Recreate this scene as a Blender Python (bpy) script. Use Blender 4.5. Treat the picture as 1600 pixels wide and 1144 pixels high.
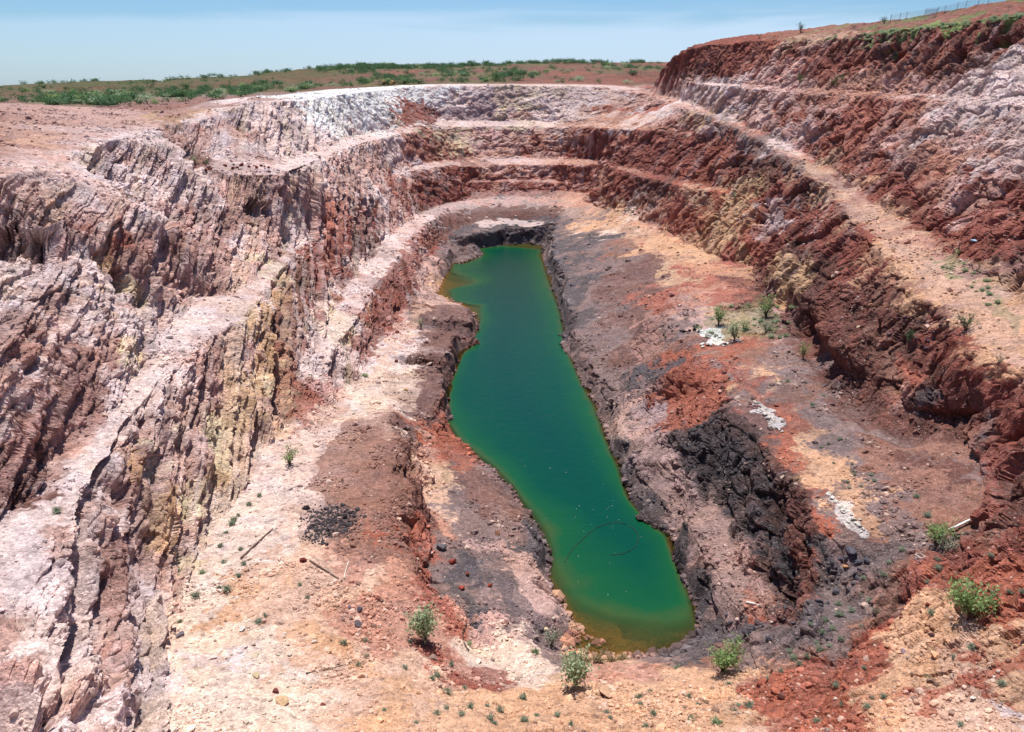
import bpy, math, random, os
import numpy as np
from mathutils import Vector, geometry
for o in list(bpy.data.objects): bpy.data.objects.remove(o)
C = bpy.context.scene.collection
R = math.radians
# ------------------------------------------------------------------ camera, sky, sun, exposure
CAMZ = 50.0; PITCH = R(20.7); LENS = 26.0
FPX = 1600 * LENS / 36.0
cam_d = bpy.data.cameras.new('camera'); cam = bpy.data.objects.new('camera', cam_d); C.objects.link(cam)
cam.location = (0, 0, CAMZ); cam.rotation_euler = (R(90) - PITCH, 0, 0)
cam_d.lens = LENS; cam_d.sensor_width = 36; cam_d.clip_start = 0.2; cam_d.clip_end = 60000
sc = bpy.context.scene; sc.camera = cam
sc.view_settings.view_transform = 'Standard'; sc.view_settings.look = 'None'
sc.view_settings.exposure = 0.34; sc.view_settings.gamma = 1
SUN_EL = R(70); SUN_AZ = math.atan2(-0.12, 0.62)       # azimuth from +y towards +x
# the sun stands high, ahead and a little to the left
sun_vec = Vector((math.cos(SUN_EL) * math.sin(SUN_AZ), math.cos(SUN_EL) * math.cos(SUN_AZ), math.sin(SUN_EL)))
sl = bpy.data.lights.new('sun', 'SUN'); sl.energy = 5.0; sl.angle = R(0.5); sl.color = (1, 0.955, 0.89)
so = bpy.data.objects.new('sun', sl); C.objects.link(so)
so.rotation_euler = sun_vec.to_track_quat('Z', 'Y').to_euler()
w = bpy.data.worlds.new('World'); sc.world = w; w.use_nodes = True
nt = w.node_tree; N = nt.nodes; L = nt.links; N.clear()
sky = N.new('ShaderNodeTexSky'); sky.sky_type = 'NISHITA'; sky.sun_disc = False
sky.sun_elevation = SUN_EL; sky.sun_rotation = SUN_AZ; sky.altitude = 300; sky.air_density = 1.0; sky.dust_density = 0.6; sky.ozone_density = 2.0
tc = N.new('ShaderNodeTexCoord'); mp = N.new('ShaderNodeMapping'); mp.inputs['Scale'].default_value = (1.0, 1.0, 9.0)
n1 = N.new('ShaderNodeTexNoise'); n1.inputs['Scale'].default_value = 2.2; n1.inputs['Detail'].default_value = 7; n1.inputs['Roughness'].default_value = .52; n1.inputs['Distortion'].default_value = .6
L.new(tc.outputs['Generated'], mp.inputs[0]); L.new(mp.outputs[0], n1.inputs[0])
sep = N.new('ShaderNodeSeparateXYZ'); L.new(tc.outputs['Generated'], sep.inputs[0])
mr = N.new('ShaderNodeMapRange'); mr.inputs[1].default_value = 0.083; mr.inputs[2].default_value = 0.062; mr.interpolation_type = 'SMOOTHSTEP'   # veil of thin cloud low in the sky
nz = N.new('ShaderNodeMath'); nz.operation = 'MULTIPLY_ADD'; nz.inputs[1].default_value = -0.075
L.new(n1.outputs[0], nz.inputs[0]); L.new(sep.outputs[2], nz.inputs[2])
az = N.new('ShaderNodeMath'); az.operation = 'ADD'; az.inputs[1].default_value = 0.037; L.new(nz.outputs[0], az.inputs[0]); L.new(az.outputs[0], mr.inputs[0])
cr = N.new('ShaderNodeMapRange'); cr.inputs[1].default_value = .5; cr.inputs[2].default_value = .8; cr.inputs[4].default_value = .35
L.new(n1.outputs[0], cr.inputs[0])
mx = N.new('ShaderNodeMath'); mx.operation = 'MAXIMUM'; L.new(mr.outputs[0], mx.inputs[0]); L.new(cr.outputs[0], mx.inputs[1])
ml = N.new('ShaderNodeMath'); ml.operation = 'MULTIPLY'; ml.inputs[1].default_value = 0.5; L.new(mx.outputs[0], ml.inputs[0])
mv = N.new('ShaderNodeMapRange'); mv.inputs[1].default_value = -.55; mv.inputs[2].default_value = .1; mv.inputs[3].default_value = .3; mv.inputs[4].default_value = .56; L.new(sep.outputs[0], mv.inputs[0]); L.new(mv.outputs[0], ml.inputs[1])
mixc = N.new('ShaderNodeMix'); mixc.data_type = 'RGBA'; L.new(ml.outputs[0], mixc.inputs[0])
tint = N.new('ShaderNodeMix'); tint.data_type = 'RGBA'; tint.blend_type = 'MULTIPLY'; tint.inputs[0].default_value = 1; tint.inputs[7].default_value = (.70, .95, 1.2, 1)
L.new(sky.outputs[0], tint.inputs[6]); L.new(tint.outputs[2], mixc.inputs[6]); mixc.inputs[7].default_value = (7.4, 8.8, 11.2, 1)
bg = N.new('ShaderNodeBackground'); bg.inputs[1].default_value = 0.077; L.new(mixc.outputs[2], bg.inputs[0])
wo = N.new('ShaderNodeOutputWorld'); L.new(bg.outputs[0], wo.inputs[0])
# ------------------------------------------------------------------ small maths
cp, sp = math.cos(PITCH), math.sin(PITCH)
def ray(u, v):
    a, b = (u - 800) / FPX, (572 - v) / FPX      # right, up in the camera
    return np.array([a, cp + b * sp, -sp + b * cp])
def at_z(u, v, z):
    d = ray(u, v); t = (z - CAMZ) / d[2]; return (d[0] * t, d[1] * t, z)
def at_y(u, v, y):
    d = ray(u, v); t = y / d[1]; return (d[0] * t, y, CAMZ + d[2] * t)
rng = np.random.default_rng(7)
PERM = rng.integers(0, 1 << 30, 4096, dtype=np.int64)
def h3(i, j, k, s=0):
    a = PERM[(i + s * 131) & 4095]; b = PERM[(a + j) & 4095]; c = PERM[(b + k) & 4095]
    return (c & 0xFFFFF).astype(np.float32) / 1048575.0
def vn(x, y, z, s=0):                              # value noise, -1..1
    xi, yi, zi = np.floor(x).astype(np.int64), np.floor(y).astype(np.int64), np.floor(z).astype(np.int64)
    fx, fy, fz = (x - xi).astype(np.float32), (y - yi).astype(np.float32), (z - zi).astype(np.float32)
    fx, fy, fz = fx * fx * (3 - 2 * fx), fy * fy * (3 - 2 * fy), fz * fz * (3 - 2 * fz)
    r = 0
    for dx in (0, 1):
        wx = fx if dx else 1 - fx
        for dy in (0, 1):
            wy = fy if dy else 1 - fy
            for dz in (0, 1):
                wz = fz if dz else 1 - fz
                r = r + h3(xi + dx, yi + dy, zi + dz, s) * wx * wy * wz
    return r * 2 - 1
def fbm(x, y, z, o=4, s=0, g=.5, l=2.03):
    a, t, r = 1, 0, 0
    for i in range(o):
        r = r + a * vn(x, y, z, s + i * 7); t += a; a *= g; x, y, z = x * l + 3.1, y * l + 1.7, z * l + 5.3
    return r / t
def blocks(x, y, z, s=0, jit=.9):                  # cellular noise: random value of nearest cell, and edge distance
    xi, yi, zi = np.floor(x).astype(np.int64), np.floor(y).astype(np.int64), np.floor(z).astype(np.int64)
    d1 = np.full(x.shape, 9., np.float32); d2 = d1.copy(); val = np.zeros_like(d1); v2 = val.copy()
    for dx in (-1, 0, 1):
        for dy in (-1, 0, 1):
            for dz in (-1, 0, 1):
                a, b, c = xi + dx, yi + dy, zi + dz
                qx = a + .5 + jit * (h3(a, b, c, s) - .5) - x; qy = b + .5 + jit * (h3(a, b, c, s + 1) - .5) - y; qz = c + .5 + jit * (h3(a, b, c, s + 2) - .5) - z
                d = (qx * qx + qy * qy + qz * qz).astype(np.float32); h = h3(a, b, c, s + 3)
                nr = d < d1
                d2 = np.where(nr, d1, np.minimum(d2, d)); v2 = np.where(nr, val, v2); val = np.where(nr, h, val); d1 = np.where(nr, d, d1)
    return val, np.sqrt(d2) - np.sqrt(d1)
def sst(a, b, x):
    t = np.clip((x - a) / (b - a), 0, 1); return t * t * (3 - 2 * t)
# ------------------------------------------------------------------ the shape of the pit: crest, toe and shore lines
WATER = [(850,380),(846,400),(860,440),(878,490),(885,540),(910,600),(935,640),(945,680),(970,730),(975,760),(1010,790),(1040,830),(1055,870),(1070,900),(1087,940),(1097,980),(1060,1005),(1000,1022),(930,1025),(880,1014),(898,968),(872,930),(850,900),(857,860),(845,830),(800,760),(770,730),(715,690),(693,655),(700,600),(720,560),(725,540),(742,520),(745,500),(725,474),(685,465),(690,440),(710,405),(745,388),(800,381),(850,380)]
Z = lambda z, *p: [at_z(u, v, z) for u, v in p]
P3 = lambda *p: [at_z(u, v, z) for u, v, z in p]
PY = lambda *p: [at_y(u, v, y) for u, v, y in p]
LINES = [
 [(p[0], p[1], -.28) for p in Z(0, *WATER)],
 P3((792,425,-6),(790,455,-8),(808,520,-8),(780,590,-8),(790,660,-8),(850,740,-8),(890,800,-7),(940,850,-5),(985,900,-4),(1010,945,-3)),
 P3((712,425,-2),(750,428,-2.2),(764,445,-5)), P3((700,455,-.35),(740,446,-.6),(758,445,-1.0)), P3((758,480,-.7),(752,508,-.6)), P3((775,480,-6),(768,520,-6)),
 P3((825,425,-3.5),(835,450,-2.5),(852,500,-2.5),(868,560,-2.5),(885,610,-3),(908,660,-2),(925,710,-2.5),(940,770,-3),(990,825,-2.5),(1025,885,-3),(1045,935,-2)),
 P3((728,580,-3),(712,640,-3),(740,690,-3),(800,740,-4),(845,800,-3.5)),
 P3((875,880,-1.0),(905,940,-.9),(955,972,-.6),(1010,975,-.7),(1060,965,-1.2)), P3((885,975,-.18),(905,995,-.16),(935,1002,-.2),(965,985,-.3),(985,1003,-.35),(1030,990,-.5)),
 # right bank: small cliff above the water
 P3((864,372,5.0),(864,395,4.5),(880,436,3.8),(895,490,3.2),(903,540,2.5),(928,596,2.1),(955,640,2.2),(965,682,2.5),(985,722,2.2),(992,752,2.8),(1022,778,3.1),(1060,815,3.4),(1080,852,3.4),(1102,898,3.3),(1126,948,3.0),(1128,984,1.6)),
 # crest of the right hand terrace
 P3((872,345,6.5),(915,338,8),(960,362,9),(1010,398,10),(1082,430,11),(1050,485,11),(1075,520,11),(1110,560,11),(1150,605,11.5),(1172,628,11.5),(1222,683,11.5),(1258,735,11.5),(1290,775,11.5),(1320,815,11.5),(1345,845,11)),
 # dark cliff: foot and crest
 P3((980,500,6),(1005,560,6.5),(1030,610,6.5),(1040,655,6),(1047,692,5.2),(1080,742,5.0),(1130,792,5.0),(1160,860,4.9),(1200,920,4.9),(1237,950,5.2)),
 P3((1262,872,8.2),(1254,905,6.2),(1246,935,5.3)),
 P3((1040,585,9.5),(1090,572,10.6),(1128,592,11),(1140,620,11),(1150,645,11.1),(1200,700,11.2),(1255,770,11.2),(1272,830,11),(1270,885,10.4),(1264,930,8.6)),
 # toe of the right wall
 PY((985,331,236)) + P3((1060,370,11.5),(1100,398,12),(1150,410,12.5),(1182,417,13),(1186,444,13),(1216,480,13),(1246,514,13),(1273,568,13),(1300,621,13),(1343,663,13),(1393,682,13),(1483,700,14.3),(1560,750,14.9),(1585,790,15.6)),
 P3((1192,395,17.5),(1228,435,17.5),(1266,490,17),(1297,536,16.8),(1338,562,16.6),(1400,605,16.2),(1460,640,15.6),(1540,680,16),(1600,730,17)),
 # haul ramp, inner and outer edge
 P3((1012,143,48),(1060,165,43.6),(1110,187,40.2),(1170,211,37.4),(1230,245,34.2),(1290,290,30.6),(1330,330,28.2),(1370,380,26.4),(1400,420,25.4),(1450,475,24.2),(1500,520,23.4),(1560,570,22.7),(1600,605,22.3)) + [(45,52,21.6),(40,38,21.4),(36,22,22)],
 PY((1040,150,322),(1075,160,282),(1125,180,248),(1187,206,214),(1250,240,190),(1318,284,160),(1372,322,140),(1430,362,119),(1470,395,107),(1540,440,92),(1600,480,84)) + [(55,66,24.2),(51,48,24),(48,20,24.5)],
 # upper right: bench, rim, skyline
 PY((1075,132,290),(1150,137,250),(1300,150,200),(1430,156,170),(1520,158,150),(1600,162,135)) + [(86,110,47.5),(82,80,47.5),(78,30,47.8),(76,-20,48)],
 PY((1075,127,296),(1150,132,258),(1300,142,208),(1430,148,179),(1520,149,160),(1600,152,145)) + [(92,112,48),(88,80,48),(84,30,48.3),(80,-20,48.5)],
 PY((1040,112,332),(1045,95,325),(1075,76,312),(1130,70,290),(1200,64,265),(1300,62,232),(1400,50,205),(1500,38,186),(1600,28,170)) + [(106,130,62),(104,90,61),(100,30,59),(96,-20,57)],
 PY((1080,72,325),(1180,58,292),(1240,48,274),(1290,45,256),(1320,42,247),(1400,33,228),(1480,20,213),(1530,10,203),(1600,-3,193)) + [(120,140,69),(120,80,68),(118,-20,66)],
 [(75,345,64),(90,335,69),(115,300,70),(140,260,71),(160,200,71),(170,120,70),(170,-20,68)],
 [(66,350,50.5),(80,375,52),(120,380,56),(180,330,62),(230,230,66),(250,100,66),(250,-30,64)],
 # rim of the far and left walls
 PY((262,192,160),(280,188,163),(343,183,167),(363,168,172),(393,155,185),(440,158,200),(476,158,230),(540,147,275),(600,140,325),(640,137,334),(700,135,338),(800,134,342),(900,135,345),(960,137,346)) + P3((1012,143,48)),
 # third bench: toe and crest
 P3((305,252,36),(345,252,36),(400,255,35.5),(440,254,35),(480,238,34.8),(520,227,34.6),(570,209,34.6),(620,200,35.3)) + PY((655,194,301),(683,189,322),(750,188,329),(870,189,328),(950,193,304),(1040,197,270),(1110,205,247)),
 P3((320,270,35),(436,274,34),(480,264,33.8),(504,249,33.6),(540,236,33.5),(570,224,33.6)) + PY((630,210,285),(690,200,312),(760,198,320),(870,199,319),(960,204,290),(1060,209,258),(1143,226,222)),
 # second bench: toe and crest
 PY((1145,296,200),(1100,290,211),(1066,284,222),(966,257,273),(933,248,296),(866,246,307),(793,246,308),(713,247,301),(640,257,276)) + P3((612,271,23),(584,291,23),(556,311,23),(528,332,22.8),(500,344,22.5),(476,366,22),(440,388,21.8),(400,425,21.4),(350,460,21.6),(290,462,22.3),(240,560,21.5),(200,600,21.3),(150,650,21.2),(115,690,21),(60,745,21),(27,795,21),(20,850,21),(-30,900,21)),
 PY((1145,312,188),(1110,302,203),(1066,293,214),(966,268,263),(933,261,286),(866,258,299),(793,258,299.5),(713,259,291)) + P3((650,267,22),(620,280,21.6),(592,301,21.4),(564,321,21),(548,339,20.8),(528,356,20.5),(504,374,20.2),(480,394,20),(452,424,20),(413,463,20),(400,490,20.3),(350,525,20.5),(333,540,20.5),(300,570,20.4),(260,605,20.3),(225,650,20.2),(190,714,20),(140,770,20),(122,810,20),(96,860,20),(72,915,20),(66,945,20),(100,990,19.8),(146,1018,19.5),(160,1050,19.3),(146,1100,19),(143,1144,19)),
 PY((735,267,295.5),(793,268,297.6),(866,268,297)), PY((735,281,291),(793,280,295),(866,281,294.5),(915,285,288)), PY((725,288,287),(793,284,293),(880,286,291.5),(925,291,283.5)), PY((730,296,286.5),(793,295,291),(880,297,289),(925,301,281)),
 # first bench: toe and crest
 PY((985,331,236),(930,318,269),(866,309,284.5),(793,308,286.5),(725,313,280)) + P3((680,321,10.8),(648,335,11),(630,348,11),(612,361,11),(596,375,11),(583,395,11),(561,417,11),(536,458,11),(510,498,11),(491,545,11),(469,582,10.8),(448,615,10.5),(441,650,10),(436,685,9.5),(398,697,9.5),(385,730,9.5),(370,770,9.5),(330,820,9.5),(290,880,9.7),(270,940,10.2),(262,1000,11),(252,1060,12),(240,1144,13.5)),
 P3((895,330,8.7),(830,320,9),(760,321,9),(700,330,9.3),(670,348,9.6),(645,375,9.8),(625,402,9.8),(590,448,9.8),(572,491,9.8),(555,521,9.8),(533,545,9.6),(505,582,9.5),(478,620,9.2),(458,650,9),(452,680,9)),
 P3((860,345,5.6),(800,342,5.6),(735,348,5.5),(695,366,5.2),(668,395,4.8),(657,430,4.5),(648,463,4.4),(616,508,4.4),(593,536,4.5),(566,583,5),(545,613,5.6),(522,652,7),(495,682,8.2),(455,695,9)),
 P3((862,362,4.8),(830,356,5),(790,356,5),(748,364,4.6),(707,390,3.6),(682,430,2.2),(672,458,1)),
 P3((675,474,1.2),(700,476,1.6),(730,480,2.2),(738,502,3),(712,535,3.4),(702,562,3.6),(690,600,4),(684,640,3.8),(686,668,3)),
 # mound of the left bank
 P3((560,655,7.6),(600,652,8),(628,680,8.4),(634,720,8.4),(627,770,8.4),(630,810,8.3),(648,860,7.6),(680,920,6.4),(715,985,5)),
 P3((618,640,6.4),(640,674,4.9),(652,720,4.7),(649,780,4.7),(653,830,4.8),(667,872,5.1),(702,932,4.8),(742,992,4)),
 P3((640,600,4.6),(612,620,6)),
 P3((690,715,3.4),(770,760,2.8),(800,790,2.7),(835,838,2.6),(842,868,2.5),(838,893,1.8),(860,940,1.6),(884,972,1)),
 P3((560,720,8.6),(520,780,9),(480,850,9.2),(560,850,8.5),(600,900,8.3)),
 P3((740,860,3.9),(790,940,3.2),(840,1010,2.6),(855,1045,3)),
 P3((400,900,9.6),(500,960,9.2),(600,980,8),(680,1020,6.5),(800,1060,5),(900,1062,3.6),(1000,1050,3),(1100,1030,3.2)),
 P3((380,1060,11.5),(600,1070,9.5),(800,1100,7),(950,1110,6.6),(1100,1090,6.6)),
 P3((250,1160,14),(500,1150,12.2),(800,1150,9.8),(1100,1150,9.6),(1300,1150,12),(1600,1150,15.2)),
 # near right slope
 P3((1132,1000,1.3),(1150,962,3.6),(1200,965,4.6),(1240,965,5.8),(1300,930,7.6),(1345,880,9.6),(1400,858,11)),
 P3((1150,1040,4),(1240,1010,6.4),(1330,1000,9),(1345,985,10.2),(1440,935,12.4),(1470,885,13.6),(1530,835,15),(1600,790,17)),
 P3((1455,870,12.2),(1510,822,13.3),(1570,800,14.6)),
 P3((1200,1100,7.6),(1400,1050,12),(1500,1000,14),(1600,930,17)),
 P3((1350,1120,12),(1480,1080,14),(1600,1020,16.5)),
 # upper left
 P3((233,323,34.5),(186,352,33),(150,380,32),(110,432,30.8),(60,505,29.6),(0,600,28.6)) + [(-46,44,28.5),(-45,30,28.5),(-44,0,29)],
 P3((150,520,26),(90,600,25.5),(30,680,25)),
 P3((0,347,35.5),(60,358,35),(120,345,35.4),(180,320,36)), P3((0,400,32),(60,402,32),(110,390,32.4)),
 P3((0,275,40),(50,262,40),(95,245,40.6),(150,225,41.5),(200,212,42.2),(247,205,42.6)),
 P3((262,215,41.5),(285,235,39.5),(305,256,37)),
 PY((0,163,170),(60,163,176),(100,166,182),(180,170,186),(215,182,170),(247,204,148)),
 PY((0,200,125),(80,205,128),(150,200,140)),
 [(-64,60,40),(-62,30,40.5),(-60,-20,41)], [(-90,90,44.5),(-100,40,46),(-100,-30,47)],
 PY((-100,163,190),(-40,166,215),(150,172,225),(228,179,205),(300,176,195),(380,152,215),(450,148,262),(520,142,325)),
 PY((-200,163,300),(0,158,300),(150,166,260),(300,164,260)),
 # country beyond
 PY((-150,145,420),(0,146,400),(200,150,380),(400,148,340),(500,141,370)),
 PY((560,138,350),(620,134,352),(700,131,362),(800,130,366),(900,130,368),(1000,131,372),(1060,134,372)),
 PY((-100,139,560),(100,134,520),(250,135,480),(450,128,480),(600,122,470),(800,119,470),(930,122,460),(1040,118,470),(1200,118,460)),
 PY((-200,136,760),(0,136.5,760),(60,132,720),(170,126,680),(350,119,650),(480,108,620),(560,104,620),(640,107,640),(700,105,620),(800,98,620),(900,97,620),(1000,97,620),(1060,99,620),(1200,97,620),(1400,97,640)),
 PY((955,124,405),(985,111,415),(1020,111,420),(1045,118,415)), PY((950,128,392),(1035,130,392)),
 PY((-400,141,800),(0,141,900),(500,128,900),(1000,124,900),(1500,130,900)),
 # ground around and under the viewpoint, below the frame
 [(x, 26, 17.5) for x in (-18, 0, 15, 28)], [(x, 15, 24) for x in (-22, 0, 15, 30)], [(x, 7, 33) for x in (-30, 0, 15, 30)],
 [(x, 1.2, 47.2) for x in (-40, -15, 0, 15, 40)], [(x, -2, 48.3) for x in (-50, 0, 50)], [(x, -40, 48.5) for x in (-260, -50, 0, 50, 260)],
 [(-27,30,20),(-24,22,22),(-24,12,26)], P3((-20,1000,27),(0,1006,27),(60,1052,25.5),(110,1144,24)), P3((0,985,21.6),(62,1020,21),(118,1100,20)),
 [(-260,200,44),(-260,400,45),(-300,700,46)], [(260,400,55),(260,600,66),(300,700,66)], [(-620,900,44),(-620,500,44),(-620,200,44),(-620,-40,46)], [(-300,900,44),(300,900,44),(300,-40,60),(-300,-40,48)],
]
GX0, GY0, GS, GW, GH = -620.0, -40.0, 0.5, 1841, 1881
def build_raster():
    vs, es, zs = [], [], []
    for ln in LINES:
        prev = None
        for i, p in enumerate(ln):
            if i and ln is not None:
                a = np.array(ln[i - 1]); b = np.array(p); n = int(np.linalg.norm((b - a)[:2]) // 6)
                for k in range(1, n + 1):
                    q = a + (b - a) * k / (n + 1); vs.append(Vector(q[:2])); zs.append(q[2]); es.append((prev, len(vs) - 1)); prev = len(vs) - 1
            vs.append(Vector(p[:2])); zs.append(p[2])
            if prev is not None: es.append((prev, len(vs) - 1))
            prev = len(vs) - 1
    ov, oe, of, mv, me, mf = geometry.delaunay_2d_cdt(vs, es, [], 0, 0.01)
    oz = []; base = np.array([v[:] for v in vs])
    ncross = 0
    for i, v in enumerate(ov):
        if mv[i]: oz.append(float(np.mean([zs[k] for k in mv[i]])))
        else:
            ncross += 1; d = np.hypot(*(base - np.array(v[:])).T); k = np.argsort(d)[:4]; ww = 1 / (d[k] + .01); oz.append(float((np.array(zs)[k] * ww).sum() / ww.sum()))
    if ncross: print('line crossings', ncross, [tuple(round(c) for c in ov[i]) for i in range(len(ov)) if not mv[i]][:50])
    H = np.full((GH, GW), np.nan, np.float32)
    for f in of:
        f = list(f)
        for q in range(1, len(f) - 1):
            A, B, D = (np.array((*ov[k], oz[k])) for k in (f[0], f[q], f[q + 1]))
            lo = np.minimum(np.minimum(A, B), D); hi = np.maximum(np.maximum(A, B), D)
            i0, i1 = max(0, int(math.floor((lo[0] - GX0) / GS))), min(GW - 1, int(math.ceil((hi[0] - GX0) / GS)))
            j0, j1 = max(0, int(math.floor((lo[1] - GY0) / GS))), min(GH - 1, int(math.ceil((hi[1] - GY0) / GS)))
            if i1 < i0 or j1 < j0: continue
            X, Y = np.meshgrid(GX0 + GS * np.arange(i0, i1 + 1), GY0 + GS * np.arange(j0, j1 + 1))
            den = (B[1] - D[1]) * (A[0] - D[0]) + (D[0] - B[0]) * (A[1] - D[1])
            if abs(den) < 1e-9: continue
            a = ((B[1] - D[1]) * (X - D[0]) + (D[0] - B[0]) * (Y - D[1])) / den
            b = ((D[1] - A[1]) * (X - D[0]) + (A[0] - D[0]) * (Y - D[1])) / den
            c = 1 - a - b; m = (a >= -1e-4) & (b >= -1e-4) & (c >= -1e-4)
            sub = H[j0:j1 + 1, i0:i1 + 1]; sub[m] = (a * A[2] + b * B[2] + c * D[2])[m]
    H[np.isnan(H)] = 44.
    return H
def blur(A, r, n=2):
    for _ in range(n):
        for ax in (0, 1):
            c = np.cumsum(np.pad(A, [(r + 1, r) if k == ax else (0, 0) for k in (0, 1)], mode='edge'), axis=ax, dtype=np.float64)
            A = ((c[2 * r + 1:] - c[:-2 * r - 1]) if ax == 0 else (c[:, 2 * r + 1:] - c[:, :-2 * r - 1])) / (2 * r + 1)
    return A.astype(np.float32)
def samp(A, x, y):
    fx = np.clip((x - GX0) / GS, 0, GW - 1.001); fy = np.clip((y - GY0) / GS, 0, GH - 1.001)
    i = fx.astype(np.int64); j = fy.astype(np.int64); a = fx - i; b = fy - j
    return A[j, i] * (1 - a) * (1 - b) + A[j, i + 1] * a * (1 - b) + A[j + 1, i] * (1 - a) * b + A[j + 1, i + 1] * a * b
HR = blur(build_raster(), 1, 1)
gy_, gx_ = np.gradient(HR, GS)
SLOPE = blur(np.hypot(gx_, gy_), 2, 1)
def hit(u, v, z=None):
    """point of the smooth terrain seen at a pixel of the photograph"""
    d = ray(u, v); t = np.concatenate([np.arange(15, 450, .25), np.arange(450, 1400, 2.)])
    h = samp(HR, d[0] * t, d[1] * t); below = np.nonzero(CAMZ + d[2] * t < h)[0]
    k = below[0] if len(below) else len(t) - 1
    return np.array([d[0] * t[k], d[1] * t[k], CAMZ + d[2] * t[k]])
# ------------------------------------------------------------------ rock and soil types over the ground, a letter for each 40 pixel field of the photograph
PAL = {'W':(246,240,236),'P':(234,208,202),'p':(216,172,160),'K':(206,168,156),'M':(180,138,128),'Y':(208,168,132),'y':(224,200,168),'O':(217,170,138),'o':(234,204,186),
 'R':(154,92,80),'r':(176,106,86),'D':(120,82,74),'G':(104,94,96),'g':(144,120,116),'B':(156,114,100),'N':(62,56,58),'T':(204,166,138),'L':(182,154,152),'V':(112,136,84),'v':(142,166,104),
 'A':(178,112,96),'a':(200,148,128),'E':(130,98,92),'S':(198,160,150),'c':(224,182,158)}
ROWS = {20:"......................................RR", 60:"...........................RRrrTDRDRDRDR", 100:"..........................RDRApARADADMPP",
140:"............WWWWWP........KPPpppaaappPPP", 180:"BSSKSSTTPPPPWWWWAPLLyPPKAPpTPpApRAAapPPP", 220:"BOKpPPPKpPPPPPpPaypppaRRARRRAgPpAAApPpPP",
260:"pPpPPKPPDRPPPppPpRaapAARRRRrRDDTaARMaapP", 300:"KKPKpPPPpKMpKpPARRRARRraRDATrYRDTORRapRR", 340:"MKKpMPpKMMMPpARpPDgGNGgOoaArYrPRRBORRRpA",
380:"LPPpAMMMpPpPARDPRgGGGgGgBOOOYrRDRROOAARR", 420:"PPPLYMpKKpyBRRPDpg...GGgEETAADYDDROOTTEM", 460:"PPKPPyKpKPYBRPRDKO...GGgEAAaADDDDDBOOOTT",
500:"MKKPKPPPPYYBoyApgE...GGgEMgSTSEDDDDDBOOO", 540:"KMPMMyPPKMYMPPPPED....ggEMBErBgDDDBDDROO", 580:"KPMMPPPpMKYRPgPoED.....ggGrRgOggDDBADDRO",
620:"KKMMPPPKpYyAPPooEG.....ggMrrRgBgEDAMGRDR", 660:"PMMMPPKKyYKBocoErg......KLrGEErgggEDDDGR", 700:"MMpPPKyKyKoccBBDarE.....GLgGGErOggBBBBER",
740:"MDPPKYKKYKocBBBDcTEg.....gLGGGBOOgBBDgRR", 780:"DPPPKMYyKoocBBBDacgEG....GggGEDRgOgBBBRD", 820:"DPPKPKYKPoocBBBrDaggG.....GggGDRrgBgBBRD",
860:"PPKPKMKyPooOcaBBAggSG.....NggMGrGgggBRBR", 900:"PPPPMKKoooocccaaAgGgK......EgBDrgGgBRRrR", 940:"SPPPMPKooOcccaaaAaGgKE.....GgrRGggBRrrrr",
980:"SPPPKPoooocOOcaaaApgSKO....GGGgggBRrOOrr", 1020:"PPPPMPooPooccOccraoooggTTagGBggBgRrOOOcO", 1060:"pKPPKPPooococcOOccRooTcaaaOOOaBAArOOOcrO",
1100:"PPPKPPooooooocOOcOOOOOOOOOOOTrrArrOrcccP", 1140:"PPKKPPooooooocOOcOOOOOOOOOOOccrrrOOccccP"}
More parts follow.
